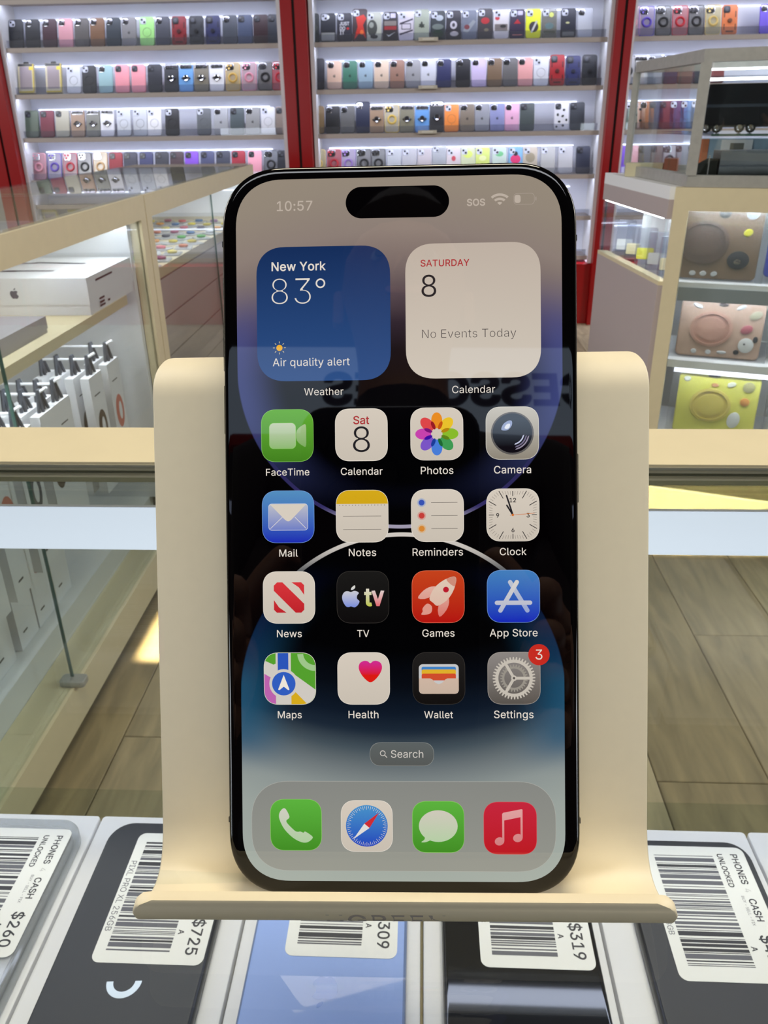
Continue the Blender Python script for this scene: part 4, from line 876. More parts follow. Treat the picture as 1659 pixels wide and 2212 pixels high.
for i in range(14):
    t0, t1 = PI+.05+i*.108, PI+.05+(i+1)*.108
    q = clip([(5.6+r*math.cos(t), 5.6+r*math.sin(t)) for r, t in ((2.6, t0), (3.9, t0), (3.9, t1), (2.6, t1))])
    if len(q) > 2: b.flat(q, Z4, disp('map_pale_green', (158, 196, 138)))
b.flat(circ(-1.35, -1.1, 3.2, 32), Z4+.00001, MW); b.flat(circ(-1.35, -1.1, 2.6, 32), Z4+.00002, disp('map_pin_blue', (48, 92, 190))); b.flat([(-1.35, .85), (-2.6, -2.4), (-2.35, -2.55), (-1.35, -1.75), (-.35, -2.55), (-.1, -2.4)], Z4+.00003, RIMW); done(b)
b = app('health_icon', gx[1], gy[3], base=WI, rim=RIMW)
b.flat(smooth_closed([(1.5, 3.35), (2.1, 3.8), (3.0, 3.85), (3.85, 3.3), (4.05, 2.2), (3.5, .9), (2.5, -.3), (1.5, -.85), (.5, -.3), (-.5, .9), (-1.05, 2.2), (-.85, 3.3), (0, 3.85), (.9, 3.8)][::-1], 3), Z1, disp('heart', (204, 44, 150), (218, 26, 18), h=1.7, off=2.4)); done(b)
b = app('wallet_icon', gx[2], gy[3], base=disp('wallet_black', (32, 30, 29), (18, 15, 14)), rim=disp('tv_rim', (58, 54, 50)))
b.flat(rr(0, -.15, 8.7, 6.5, .85), Z1, disp('wallet_card', (196, 196, 196)))
for y_, h_, c, z in ((2.0, 1.1, (62, 128, 196), Z2), (1.35, 1.2, (222, 174, 44), Z3), (.3, 1.5, (206, 76, 44), Z4)): b.flat(rr(0, y_, 7.5, h_, .35), z, disp('card_%d' % int(y_*100), c))
P = [(-4.35, .0), (-1.9, 0), (-1.4, -.25), (-.7, -1.0), (0, -1.25), (.7, -1.0), (1.4, -.25), (1.9, 0), (4.35, 0), (4.35, -2.6), (4.1, -3.2), (3.5, -3.4), (-3.5, -3.4), (-4.1, -3.2), (-4.35, -2.6)]
b.flat(P[::-1], Z4+.00001, disp('wallet_pocket', (212, 184, 166), (198, 176, 158), h=3)); done(b)
b = app('settings_icon', gx[3], gy[3], base=disp('settings_grey', (140, 134, 130), (88, 82, 76)), rim=disp('settings_rim', (168, 160, 152))); GW = disp('gear', (196, 188, 176)); GW2 = disp('gear_back', (150, 144, 134))
def gear(n, ro, rt, ri, m, z):
    N_ = n*6; o_ = [((ro if (i % 6) < 3 else rt)*math.cos(2*PI*i/N_), (ro if (i % 6) < 3 else rt)*math.sin(2*PI*i/N_)) for i in range(N_)]; i_ = [(ri*math.cos(2*PI*i/N_), ri*math.sin(2*PI*i/N_)) for i in range(N_)]; b.ring(o_, i_, z, m)
gear(28, 3.0, 2.55, 2.1, GW2, Z1); gear(40, 4.65, 4.05, 3.4, GW, Z2)
for a in (0, 2*PI/3, 4*PI/3): b.flat(caps(.3*math.cos(a), .3*math.sin(a), 3.6*math.cos(a), 3.6*math.sin(a), .62, 4), Z3, GW)
b.flat(circ(0, 0, .62, 18), Z3+.000005, GW); b.flat(circ(0, 0, .27, 12), Z4, disp('gear_hole', (90, 84, 80))); done(b)
b = app('notification_badge', 29.86, -26.95, 4.7, base=disp('badge_red', (196, 42, 32)), r=2.34); b.f = []; b.v = []; b.mi = []; b.mats = []
b.flat(circ(0, 0, 2.32, 32), Z4, disp('badge_red', (196, 42, 32))); b.text('3', (0, -.00105, Z4+.00002), X1, Y1, TXT, width=.0015); done(b)
NM = [['FaceTime', 'Calendar', 'Photos', 'Camera'], ['Mail', 'Notes', 'Reminders', 'Clock'], ['News', 'TV', 'Games', 'App Store'], ['Maps', 'Health', 'Wallet', 'Settings']]
WD = [[9.55, 9.15, 7.1, 8.05], [4.1, 6.0, 11.0, 5.8], [5.5, 2.65, 7.05, 10.4], [5.3, 6.6, 6.3, 8.6]]
for r_ in range(4):
    for c_ in range(4): lab(NM[r_][c_], gx[c_]+(0 if r_ < 3 else -.1), gy[r_]-8.75, w=WD[r_][c_], bold=.004)
b = app('search_pill', -.2, -48.78, 14.1, 5.2, base=disp('pill', (92, 98, 98), (86, 88, 86), h=2.6), rim=disp('pill_rim', (140, 142, 138)), r=2.55)
b.text('Search', (.00115, -.00075, Z2), X1, Y1, disp('search_text', (206, 200, 192)), width=.0071); b.ring(circ(-4.2, .22, .62, 20), circ(-4.2, .22, .46, 20), Z2, disp('search_text', (206, 200, 192))); b.flat(caps(-3.78, -.2, -3.3, -.7, .17, 4), Z2, disp('search_text', (206, 200, 192))); done(b)
b = app('dock', -.1, -64.7, 66.9, 19.9, base=disp('dock_grey', (134, 135, 130), (148, 149, 140), h=9.9), rim=disp('dock_rim', (172, 172, 164)), r=8.6); done(b)
DX = (-23.7, -8.05, 7.65, 23.37); DY = (-64.45, -64.65, -64.8, -65.0)
b = app('phone_call_icon', DX[0], DY[0], 11.4, base=disp('green_grad2', (92, 178, 62), (66, 140, 36)), rim=GRIM)
HS_ = smooth_closed([(-3.75, 2.6), (-3.0, 3.65), (-2.3, 3.6), (-1.5, 2.1), (-1.6, 1.5), (-2.15, 1.0), (-1.9, .3), (-.3, -1.3), (.4, -1.55), (1.0, -1.5), (1.7, -1.75), (2.1, -1.5), (3.6, -2.5), (3.65, -3.1), (2.6, -3.9), (1.2, -3.9), (-.7, -2.9), (-2.6, -1.0), (-3.7, 1.2)][::-1], 3)
b.flat([(x*.98, y*.98) for x, y in HS_], Z2, disp('handset', (206, 204, 192), (176, 204, 160), h=3.5)); done(b)
b = app('browser_icon', DX[1], DY[1], 11.4, base=WI, rim=RIMW); b.flat(circ(0, .05, 4.6, 40), Z2, disp('compass_blue', (72, 144, 200), (34, 64, 186), h=4.6))
for k in range(60): a = 2*PI*k/60; b.flat(caps(4.35*math.cos(a), .05+4.35*math.sin(a), (3.6 if k % 2 else 3.9)*math.cos(a), .05+(3.6 if k % 2 else 3.9)*math.sin(a), .08, 2), Z3, TXT)
b.flat([(2.7, 3.0), (-.55, .55), (.6, -.4)], Z4, disp('needle_red', (204, 44, 52))); b.flat([(-3.0, -2.9), (.6, -.4), (-.55, .55)], Z4, disp('needle_white', (224, 220, 216))); done(b)
b = app('messages_icon', DX[2], DY[2], 11.4, base=disp('green_grad2', (92, 178, 62), (66, 140, 36)), rim=GRIM); BUB = disp('bubble', (206, 200, 186), (180, 206, 164), h=3.6)
b.flat(circ(0, .2, 4.25, 40, 3.5), Z2, BUB); b.flat(smooth_closed([(-2.9, -1.6), (-3.0, -2.7), (-3.75, -3.35), (-2.6, -3.3), (-1.4, -2.6), (-1.4, -1.6)], 3), Z2+.000004, BUB); done(b)
b = app('music_icon', DX[3], DY[3], 11.6, base=disp('music_red', (196, 38, 60), (188, 26, 34)), rim=disp('music_rim', (214, 80, 84))); NP = disp('note_pink', (222, 160, 158), (208, 128, 128), h=3.5)
b.flat(circ(-2.35, -2.9, 1.05, 20, .9, .25), Z2, NP); b.flat(circ(1.65, -2.15, 1.05, 20, .9, .25), Z2, NP)
b.flat([(-1.75, -2.8), (-1.3, -2.8), (-1.3, 1.7), (2.25, 2.45), (2.25, -2.05), (2.7, -2.05), (2.7, 4.1), (2.45, 4.2), (-1.5, 3.4), (-1.75, 3.15)], Z3, NP); done(b)
# ------------------------------------------------------------------ phone cases on the back wall
CW, CH, CT = .0775, .142, .010; LEAN = .33
SILV = mat('polished_silver', (225, 228, 235), .12, metal=1.0); HOLEL = mat('pale_opening', (196, 200, 214), .4); HOLED = mat('dark_opening', (20, 20, 24), .3)
_cm = {}
def cm(c, clear=False):
    if clear: return glass('clear_tint_%d_%d_%d' % c, c, rough=.1, haze=.22) if False else tinted(c)
    return mat('case_%d_%d_%d' % c, c, .45)
def tinted(c):
    n = 'tinted_clear_%d_%d_%d' % c
    if n in MATS: return MATS[n]
    m = mat(n, c, .15); b = m.node_tree.nodes['Principled BSDF']; b.inputs['Alpha'].default_value = .62; return m
def part(key, fn):
    if key not in _cm: _cm[key] = fn()
    return _cm[key]
def addp(e, name, key, fn):
    if key in _cm: o = bpy.data.objects.new(name, _cm[key]); COL.objects.link(o); o.parent = e
    else: o = fn().build(name, e); _cm[key] = o.data
    return o
MC = Matrix.Rotation(PI/2-LEAN, 4, 'X')
def MP(b, P, z, m): return b.face([tuple(MC @ Vector((p[0], p[1], z))) for p in P], m)
CN = {(20, 20, 24): 'black'}
def cname(c, kind):
    r, g, b = c; mx, mn = max(c), min(c)
    if mx < 42: return 'black'
    if mx-mn < 22: return 'dark grey' if mx < 100 else 'grey' if mx < 170 else 'pale grey' if mx < 205 else 'white'
    if r == mx:
        if g > 150 and b < g-35 and r > 180: return 'yellow'
        if b > 110 and r > 180: return 'pink' if g < 165 else 'pale pink'
        if g > r*.62: return 'tan' if r > 150 else 'olive brown'
        if g > r*.42 and r > 180: return 'orange'
        return 'brown' if g > r*.5 else ('red' if r > 105 else 'dark maroon' if r < 80 else 'burgundy')
    if g == mx: return 'green' if b < g-25 else 'dark green' if mx < 90 else 'sage green' if mx < 140 else 'pale teal'
    if mx < 75: return 'dark slate'
    if r > g+12: return 'lavender' if r > 160 else 'purple'
    return 'navy blue' if mx < 95 else 'slate blue' if mx < 150 else 'light blue' if g > 130 else 'blue'
KW = {'p': 'plain', 'h': 'plain', 'r': 'ring-backed', 's': 'kickstand', 'g': 'clear ring', 'l': 'frosted', 'a': 'rugged', 'x': 'printed', 'c': 'clear'}
def phone_case(px, row, kind, c, label, H=1.0, art=None, Y=YF+.045):
    p = at(px, 100+row*95, Y=Y); e = empty('phone_case', (p.x, YF+.040, ZC-SHD[row]+(.0064 if kind == 'b' else .0036))); e['label'] = label; e['category'] = 'phone case'; e['group'] = 'phone cases on the back wall shelves'
    h = round(CH*H, 4); clear = kind in 'gc'; hk = H
    if kind == 'b':  # boxed
        M = MC
        addp(e, 'carton', ('b', h), lambda: MB().box(-.043, .043, .002, .152, -.018, 0, mat('cream_carton', (205, 196, 165), .5), MC))
        def f():
            b = MB(); MP(b, rr(0, .08, .066, .115, .004, 3), .0006, mat('carton_window', (150, 138, 142), .3)); MP(b, rr(0, .145, .084, .012, .001, 1), .0008, BLACK)
            MP(b, rr(.0405, .078, .005, .145, .001, 1), .0009, mat('carton_yellow', (212, 190, 60), .5)); MP(b, rr(0, .008, .08, .008, .001, 1), .0009, mat('carton_yellow', (212, 190, 60), .5)); MP(b, rr(.028, .128, .02, .018, .006, 3), .001, mat('carton_yellow', (212, 190, 60), .5)); return b
        addp(e, 'carton_print', ('bp', h), f)
        addp(e, 'hang_tab', ('bt', h), lambda: MB().slab(.03, .014, .005, -.010, -.009, BLACK, 0, cy=.158, n=3, M=MC)); return e
    M = MC
    shm = cm(c, clear)
    addp(e, 'shell', ('sh', c, clear, h), lambda: MB().slab(CW, h, .012, -CT, 0, shm, .0022, cy=h/2, n=4, M=MC))
    top = h
    if kind in 'phlrcx':
        cam = SILV if kind in 'pl' else HOLEL if kind in 'rcx' else HOLED
        if kind == 'p' and sum(c) > 560: cam = SILV
        def f():
            b = MB(); b.slab(.031, .031, .009, 0, .0022, cam, .0006, cx=-.0185, cy=top-.022, n=4, M=MC)
            for q in ((-.025, top-.016), (-.012, top-.028)):
                MP(b, circ(q[0], q[1], .0062, 10), .0026, HOLED if cam != HOLED else mat('dim_lens', (70, 72, 80), .3))
            return b
        addp(e, 'camera_frame', ('cf', kind in 'pl', kind in 'rcx', h), f)
    if kind == 'r':
        rc_ = tuple(min(255, int(v*.72+22)) for v in c)
        def f():
            b = MB(); b.torus(tuple(MC @ Vector((0, top*.46, .0004))), .022, .0013, cm(rc_), tuple(MC.to_3x3() @ Vector((0, 0, 1))), 20, 5); MP(b, rr(0, top*.46-.032, .0035, .014, .001, 1), .0008, cm(rc_)); return b
        addp(e, 'magnet_ring', ('mr', rc_, h), f)
    if kind == 'l':
        lg_ = tuple(int(v*.55) for v in c)
        def f():
            b = MB()
            for P in (APPLE, LEAF): MP(b, [(q[0]*.014, q[1]*.014+top*.46) for q in P], .0006, cm(lg_))
            return b
        addp(e, 'logo', ('lg', lg_, h), f)
    if kind == 's':
        def f():
            b = MB(); b.slab(.066, .022, .006, 0, .003, SILV, .0008, cx=0, cy=top-.016, n=3, M=MC)
            for x_ in (-.02, 0): MP(b, circ(x_, top-.016, .007, 10), .0034, HOLED)
            return b
        addp(e, 'camera_frame', ('sf', h), f)
        def f():
            b = MB(); b.loops([[tuple(MC @ Vector((q[0], q[1], z))) for q in P] for P, z in (([(-.026, top*.47), (0, top*.47-.018), (.026, top*.47), (0, top*.47+.018)], 0), ([(-.024, top*.47), (0, top*.47-.016), (.024, top*.47), (0, top*.47+.016)], .004))], mat('dark_metal', (62, 60, 62), .3, metal=.6))
            b.torus(tuple(MC @ Vector((0, top*.47, .005))), .013, .0028, SILV, tuple(MC.to_3x3() @ Vector((0, 0, 1))), 16, 5); return b
        addp(e, 'ring_stand', ('ss', h), f)
    if kind == 'g':
        rc_ = art
        def f():
            b = MB(); b.slab(.042, .036, .01, 0, .003, SILV, .0008, cx=-.015, cy=top-.022, n=3, M=MC)
            for q in ((-.027, top-.015), (-.010, top-.015), (-.02, top-.030)): MP(b, circ(q[0], q[1], .0062, 10), .0034, cm(rc_))
            return b
        addp(e, 'camera_frame', ('gf', rc_, h), f)
        addp(e, 'ring_stand', ('gs', rc_, h), lambda: MB().torus(tuple(MC @ Vector((0, top*.46, .003))), .0205, .0055, cm(rc_), tuple(MC.to_3x3() @ Vector((0, 0, 1))), 20, 6))
        addp(e, 'bumper_edge', ('ge', rc_, h), lambda: MB().loops([[tuple(MC @ Vector((q[0], q[1], z))) for q in rr(0, top/2, CW+d, top+d, .012, 4)] for d, z in ((.0012, -.006), (.0012, .0006), (-.005, .0006))], cm(rc_), cap0=False, cap1=False))
    if kind == 'a':
        dk = tuple(int(v*.5) for v in c)
        def f():
            b = MB(); b.slab(.034, .034, .009, 0, .002, HOLED, .0006, cx=-.017, cy=top-.023, n=3, M=MC)
            MP(b, circ(-.017, top-.023, .010, 10), .0026, mat('dim_lens', (70, 72, 80), .3)); return b
        addp(e, 'camera_frame', ('af', h), f)
        def f():
            b = MB(); b.slab(.022, .022, .0109, 0, .005, cm(dk), .001, cy=top*.46, n=5, M=MC)
            for sx in (-1, 1):
                for yy_ in (.25, .68): MP(b, rr(sx*.028, top*yy_, .006, .03, .002, 2), .0006, cm(dk))
            MP(b, rr(0, top*.1, .04, .008, .003, 2), .0006, cm(dk)); return b
        addp(e, 'ring_stand', ('as', c, h), f)
    if art and kind in 'xcrh':
        b = MB(); zz = .0006
        for it in art:
            if it[0] == 't': 
                v, f_, w = text2d(it[1], .02); k = it[4]/w; b.mesh([tuple(MC @ Vector((it[2]+(x-w/2)*k, it[3]*top+y*k*1.15, zz+.0002))) for x, y in v], f_, mat('print_%d_%d_%d' % it[5], it[5], .5))
            elif it[0] == 'r': MP(b, rr(it[1], it[2]*top, it[3], it[4], .002, 1), zz, mat('print_%d_%d_%d' % it[5], it[5], .5))
            elif it[0] == 'e': MP(b, smooth_closed(circ(it[1], it[2]*top, it[3], 9, it[4], it[6] if len(it) > 6 else 0), 2), zz, mat('print_%d_%d_%d' % it[5], it[5], .5))
            elif it[0] == 'p': MP(b, [(q[0], q[1]*top) for q in it[1]], zz, mat('print_%d_%d_%d' % it[2], it[2], .5))
            zz += .00008
        b.build('printed_art', e, smooth=False)
    return e
bk, nv, dg = (26, 26, 30), (36, 38, 66), (56, 58, 64)
def K(k, c, art=None, H=1.0): return (k, c, art, H)
W1 = (212, 214, 222)
swoosh = [(-.022, .30), (-.008, .20), (.026, .36), (-.006, .25), (-.016, .27)]
rows = [
 # (bay words, shelf words, row index, x list in photo px, entries)
 ('left bay', 'top shelf', 1, [54, 89, 125, 159, 193, 226, 260, 293, 331, 364, 398.5, 435, 470, 506, 538, 571, 601],
  [K('r', (34, 36, 42)), K('p', (30, 31, 36)), K('p', (60, 32, 42)), K('p', (206, 148, 158)), K('p', (88, 84, 82)), K('p', (116, 84, 60)), K('p', (46, 54, 62)), K('l', (128, 126, 128)), K('r', (160, 220, 132)), K('p', (66, 68, 78)), K('a', (128, 26, 34)), K('a', (42, 44, 50)), K('a', (38, 42, 84)), K('p', (66, 70, 80)), K('h', (66, 76, 102)), K('h', (52, 30, 34)), K('h', (48, 52, 62))]),
 ('left bay', 'second shelf', 2, [75, 133, 175.5, 208, 243, 278, 312.5, 347, 382, 413, 445.5, 478, 512, 546.5, 580.5, 611],
  [K('b', (205, 196, 165)), K('b', (206, 196, 165)), K('r', (204, 208, 214)), K('r', (34, 35, 38)), K('p', (150, 184, 188)), K('h', (232, 150, 160)), K('h', (231, 150, 160)), K('h', (34, 36, 46)), K('s', (44, 46, 52)), K('s', (104, 158, 214)), K('s', (120, 114, 100)), K('s', (224, 224, 228)), K('g', (206, 186, 140), (206, 168, 84)), K('g', (206, 176, 184), (214, 140, 160)), K('g', (128, 126, 124), (28, 28, 32)), K('g', (196, 110, 120), (186, 40, 54))]),
 ('left bay', 'third shelf', 3, [87, 120, 152, 184.5, 217, 247, 282, 316.5, 346.5, 384, 451, 487, 521, 554, 586.5, 617],
  [K('h', (84, 96, 82)), K('h', (108, 28, 50)), K('h', (172, 168, 150)), K('s', (154, 128, 108)), K('s', (120, 120, 112)), K('s', (224, 224, 230)), K('r', (196, 200, 206)), K('r', (190, 194, 200)), K('r', (226, 226, 228)), K('r', (20, 20, 26)), K('r', (92, 96, 100)), K('l', (158, 160, 164)), K('h', (70, 80, 84)), K('l', (142, 142, 142)), K('r', (222, 222, 226)), K('h', (138, 124, 116))]),
 ('left bay', 'fourth shelf', 4, [104, 137, 170, 200.5, 233.5, 266, 297, 330, 363, 394.5, 426, 459, 492, 524.5, 559, 593, 621],
  [K('g', (190, 140, 152), (212, 150, 164)), K('g', (176, 168, 190), (90, 66, 170)), K('g', (184, 150, 156), (184, 40, 56)), K('g', (150, 150, 152), (26, 26, 30)), K('g', (196, 180, 150), (206, 170, 120)), K('h', (140, 26, 40)), K('h', (46, 46, 62)), K('h', (44, 48, 92)), K('h', (38, 40, 52)), K('h', (60, 36, 44)), K('h', (124, 70, 196)), K('h', (64, 68, 102)), K('h', (52, 56, 72)), K('h', (152, 32, 50)), K('h', (232, 158, 174)), K('g', (136, 140, 146), (40, 42, 46)), K('h', (36, 38, 48))]),
 ('centre bay', 'top shelf', 1, [679, 713, 747.5, 780, 810, 844, 877.5, 910, 944, 977, 1010, 1043.5, 1077, 1111, 1144.5, 1178, 1218, 1253],
  [K('h', (52, 56, 58), [('e', .01, .5, .02, .02, (70, 74, 70))]), K('x', (40, 42, 50), [('r', 0, .18, .07, .04, (150, 152, 150)), ('e', -.01, .85, .018, .013, (240, 244, 246))]), K('x', (44, 44, 54), [('t', 'JUST', 0, .56, .05, (214, 214, 220)), ('t', 'DO', -.010, .40, .028, (214, 214, 220)), ('e', .018, .45, .007, .006, (190, 40, 44)), ('t', 'IT', -.012, .24, .024, (214, 214, 220))]), K('x', (60, 46, 50), [('p', [(-.03, .05), (-.012, .45), (-.02, .75), (.02, .82), (.034, .7), (.016, .5), (.034, .06), (.012, .25), (-.008, .22)][::-1], (196, 48, 36)), ('e', .01, .28, .01, .012, (226, 110, 50))], 1.12), K('x', (176, 180, 168), [('e', -.01, .45, .026, .04, (66, 70, 66)), ('e', -.014, .55, .012, .014, (150, 156, 148)), ('e', 0, .15, .02, .01, (44, 46, 46))]), K('x', (50, 46, 50), [('r', .014, .86, .026, .022, (196, 190, 220)), ('r', 0, .60, .064, .022, (128, 120, 116)), ('r', 0, .44, .064, .018, (150, 44, 48)), ('p', [(q[0], q[1]-.06) for q in swoosh], (220, 222, 226))]), K('x', (206, 200, 212), [('p', [(-.034, .60), (.034, .76), (.034, .70), (-.034, .54)][::-1], (52, 46, 62)), ('r', .0, .48, .05, .03, (70, 64, 78)), ('r', .0, .48, .042, .022, (206, 200, 212)), ('p', [(-.034, .24), (.034, .38), (.034, .32), (-.034, .18)][::-1], (52, 46, 62))]), K('x', (158, 166, 150), [('e', 0, .5, .006, .016, (52, 58, 52)), ('e', 0, .47, .016, .005, (52, 58, 52), .3), ('e', 0, .47, .016, .005, (52, 58, 52), -.5)], 1.06), K('x', (50, 56, 60), [('e', .008, .75, .02, .014, (176, 184, 192)), ('e', 0, .45, .03, .014, (110, 120, 116)), ('e', 0, .2, .028, .02, (36, 54, 42))]), K('x', (48, 46, 54), [('e', 0, .5, .018, .02, (200, 196, 206)), ('e', .004, .2, .022, .012, (190, 184, 190)), ('e', 0, .5, .008, .01, (60, 56, 66))]), K('x', (112, 118, 134), [('p', [(-.034, .3), (.02, .66), (.034, .6), (-.01, .2)][::-1], (146, 152, 160)), ('e', -.012, .42, .014, .012, (120, 60, 66))]), K('x', (66, 62, 66), [('e', 0, .6, .022, .016, (176, 40, 46)), ('e', .006, .3, .012, .008, (120, 112, 96))], 1.04), K('x', (214, 210, 214), [('e', -.02, .7, .012, .01, (196, 60, 70)), ('r', 0, .40, .066, .028, (120, 112, 112)), ('e', .01, .42, .016, .008, (44, 42, 44)), ('r', 0, .28, .066, .003, (60, 58, 60))]), K('x', (56, 46, 70), [('r', .014, .86, .026, .02, (190, 184, 214)), ('p', [(-.018, .50), (.018, .50), (0, .66)], (184, 44, 54)), ('r', 0, .12, .05, .003, (214, 130, 120))]), K('x', (226, 232, 50), [('e', .002, .38, .024, .026, (62, 56, 64)), ('p', [(-.014, .2), (-.006, .17), (.022, .56), (.014, .6)], (206, 206, 206))]), K('c', (128, 128, 118), [('e', .01, .78, .012, .012, (206, 214, 110)), ('e', 0, .4, .022, .016, (96, 120, 124)), ('r', 0, .2, .06, .012, (80, 84, 70))]), K('x', (40, 42, 54), [('e', -.004, .5, .01, .005, (206, 206, 150)), ('r', 0, .12, .06, .02, (110, 112, 112))]), K('p', (186, 190, 200), [('r', 0, .38, .07, .002, (120, 122, 130)), ('e', .024, .2, .01, .003, (70, 72, 80))])]),
 ('centre bay', 'second shelf', 2, [690, 726, 759, 792, 825.5, 858.5, 892, 924, 957, 997, 1030.5, 1063.5, 1096, 1128, 1161, 1195, 1228.5, 1263],
  [K('h', (40, 40, 48), None, 1.1), K('l', (224, 190, 168)), K('l', (66, 120, 100)), K('l', (150, 174, 190)), K('l', (218, 194, 172)), K('l', (150, 114, 98)), K('l', (152, 152, 156)), K('l', (206, 208, 218)), K('p', (44, 48, 90)), K('p', (28, 28, 34)), K('p', (206, 190, 226)), K('p', (120, 98, 76)), K('p', (100, 98, 98)), K('p', (224, 160, 158)), K('r', (214, 216, 224)), K('a', (160, 26, 34), None, 1.08), K('a', (44, 48, 96), None, 1.04), K('a', (36, 38, 44), None, 1.06)]),
 ('centre bay', 'third shelf', 3, [690, 722.5, 754, 786.5, 815.5, 847.5, 879, 911, 942, 973, 1006, 1037, 1069, 1100, 1132, 1204, 1237],
  [K('p', (120, 98, 66)), K('p', (30, 30, 32)), K('p', (92, 92, 92)), K('p', (30, 36, 62), None, 1.14), K('s', (150, 124, 100)), K('g', (216, 208, 186), (214, 184, 90)), K('s', (124, 120, 100)), K('s', (96, 148, 206)), K('s', (44, 44, 48), None, 1.1), K('r', (234, 138, 62)), K('l', (124, 112, 98)), K('l', (140, 142, 150)), K('l', (134, 138, 180)), K('l', (222, 168, 198)), K('h', (66, 74, 74)), K('h', (216, 216, 222), [('e', .012, .72, .007, .006, bk), ('e', -.02, .55, .006, .008, bk), ('e', .006, .5, .008, .006, bk, .5), ('e', .026, .36, .006, .007, bk), ('e', -.012, .3, .008, .006, bk), ('e', .008, .16, .007, .006, bk), ('e', -.026, .12, .006, .006, bk)]), K('h', (44, 48, 56))]),
 ('centre bay', 'fourth shelf', 4, [693, 726, 756, 789, 819, 852, 884, 916, 947, 977, 1007, 1038, 1073, 1107, 1138, 1175, 1212, 1249],
  [K('g', (200, 190, 150), (206, 180, 110)), K('g', (190, 110, 116), (184, 40, 52)), K('g', (190, 180, 204), (140, 110, 180)), K('g', (140, 140, 142), (28, 28, 30)), K('g', (140, 142, 142), (30, 30, 32)), K('c', (208, 212, 218)), K('c', (206, 206, 212)), K('c', (216, 208, 212)), K('c', (190, 194, 200), None, 1.1), K('x', (206, 196, 200), [('e', .0, .6, .012, .014, (190, 70, 84))]), K('x', (200, 206, 170), [('e', .0, .75, .026, .02, (206, 220, 110))]), K('x', (206, 220, 120), [('e', .0, .6, .02, .014, (226, 232, 170))]), K('x', (190, 206, 196), [('e', .0, .75, .022, .014, (110, 186, 130))]), K('x', (120, 170, 206), [('e', 0, .55, .028, .024, (214, 50, 110)), ('e', 0, .75, .012, .012, (30, 24, 34))]), K('x', (186, 176, 160), [('e', 0, .6, .026, .026, (150, 140, 118))]), K('c', (206, 206, 204)), K('c', (216, 216, 220)), K('h', (48, 52, 70))]),
 ('right bay', 'top shelf', 1, [1352, 1382, 1417, 1452, 1486, 1521, 1556, 1635, 1668, 1702],
  [K('g', (200, 176, 182), (214, 160, 170)), K('g', (176, 164, 190), (90, 70, 180)), K('g', (130, 130, 128), (26, 26, 30)), K('g', (190, 130, 134), (184, 36, 48)), K('g', (128, 128, 126), (30, 30, 34)), K('g', (200, 190, 150), (212, 186, 110)), K('a', (214, 118, 66)), K('p', (112, 88, 208)), K('p', (50, 56, 70)), K('p', (120, 110, 100))]),
 ('right bay', 'second shelf', 2, [1343, 1370, 1400, 1432, 1464, 1497, 1530],
  [K('g', (214, 214, 218), (40, 42, 46)), K('s', (226, 226, 228)), K('p', (150, 154, 164)), K('p', (60, 64, 84)), K('p', (120, 100, 88)), K('h', (56, 58, 70)), K('h', (130, 60, 60))]),
 ('right bay', 'third shelf', 3, [1330, 1349, 1365, 1383, 1402, 1424, 1446, 1468, 1490, 1515],
  [K('h', (150, 150, 150)), K('x', (150, 176, 160), [('e', 0, .3, .012, .01, bk), ('e', .01, .7, .01, .008, bk)]), K('x', (226, 184, 164), [('e', .01, .7, .008, .007, bk), ('e', -.014, .5, .008, .007, bk), ('e', .012, .3, .008, .007, bk)]), K('p', (170, 104, 66)), K('h', (44, 48, 84)), K('h', (110, 40, 56)), K('r', (96, 66, 110)), K('r', (84, 120, 170)), K('r', (84, 88, 100)), K('h', (50, 54, 70))]),
 ('right bay', 'fourth shelf', 4, [1330, 1352, 1378, 1404, 1430, 1456, 1482],
  [K('h', (110, 70, 190)), K('h', (226, 176, 184)), K('h', (60, 62, 70)), K('h', (96, 92, 90)), K('g', (190, 190, 196), (70, 72, 80)), K('h', (120, 120, 128)), K('h', (70, 78, 96))]),
]
for bayn, shn, ri, xs, ents in rows:
    for i, (x_, en) in enumerate(zip(xs, ents)):
        lb = '%s %s phone case, %s from left, %s, %s' % (cname(en[1], en[0]), 'boxed' if en[0] == 'b' else KW[en[0]], ordn[i], shn, bayn)
        phone_case(x_, ri, en[0], en[1], lb, en[3], en[2])
# row just above the frame: undersides of cases on the uppermost shelf at the left
# ------------------------------------------------------------------ behind the camera: what the glossy screen mirrors
sg = empty('fascia_sign', (0, -1.60, 2.2)); tag(sg, 'pale lit fascia sign with dark ACCESSORIES lettering behind the photographer', 'sign')
MB().box(-1.6, 1.3, -.04, -.001, -.135, .150, emit('sign_face', (196, 214, 236), 1.55)).build('sign_face', sg, smooth=False)
MB().text('ACCESSORIES', (.26, .003, -.043), (-1, 0, 0), (0, 0, 1), mat('dark_blue_letters', (14, 16, 60), .5), width=.96, bold=.04).build('letters', sg, smooth=False)
MB().box(-1.6, 1.3, -.04, .0, -.175, -.14, RED).build('lower_trim', sg, smooth=False)
MB().box(-1.6, 1.3, -.03, .03, -.374, -.362, emit('strip_lamp', (210, 222, 255), 1.4)).build('strip_lamp', sg, smooth=False)

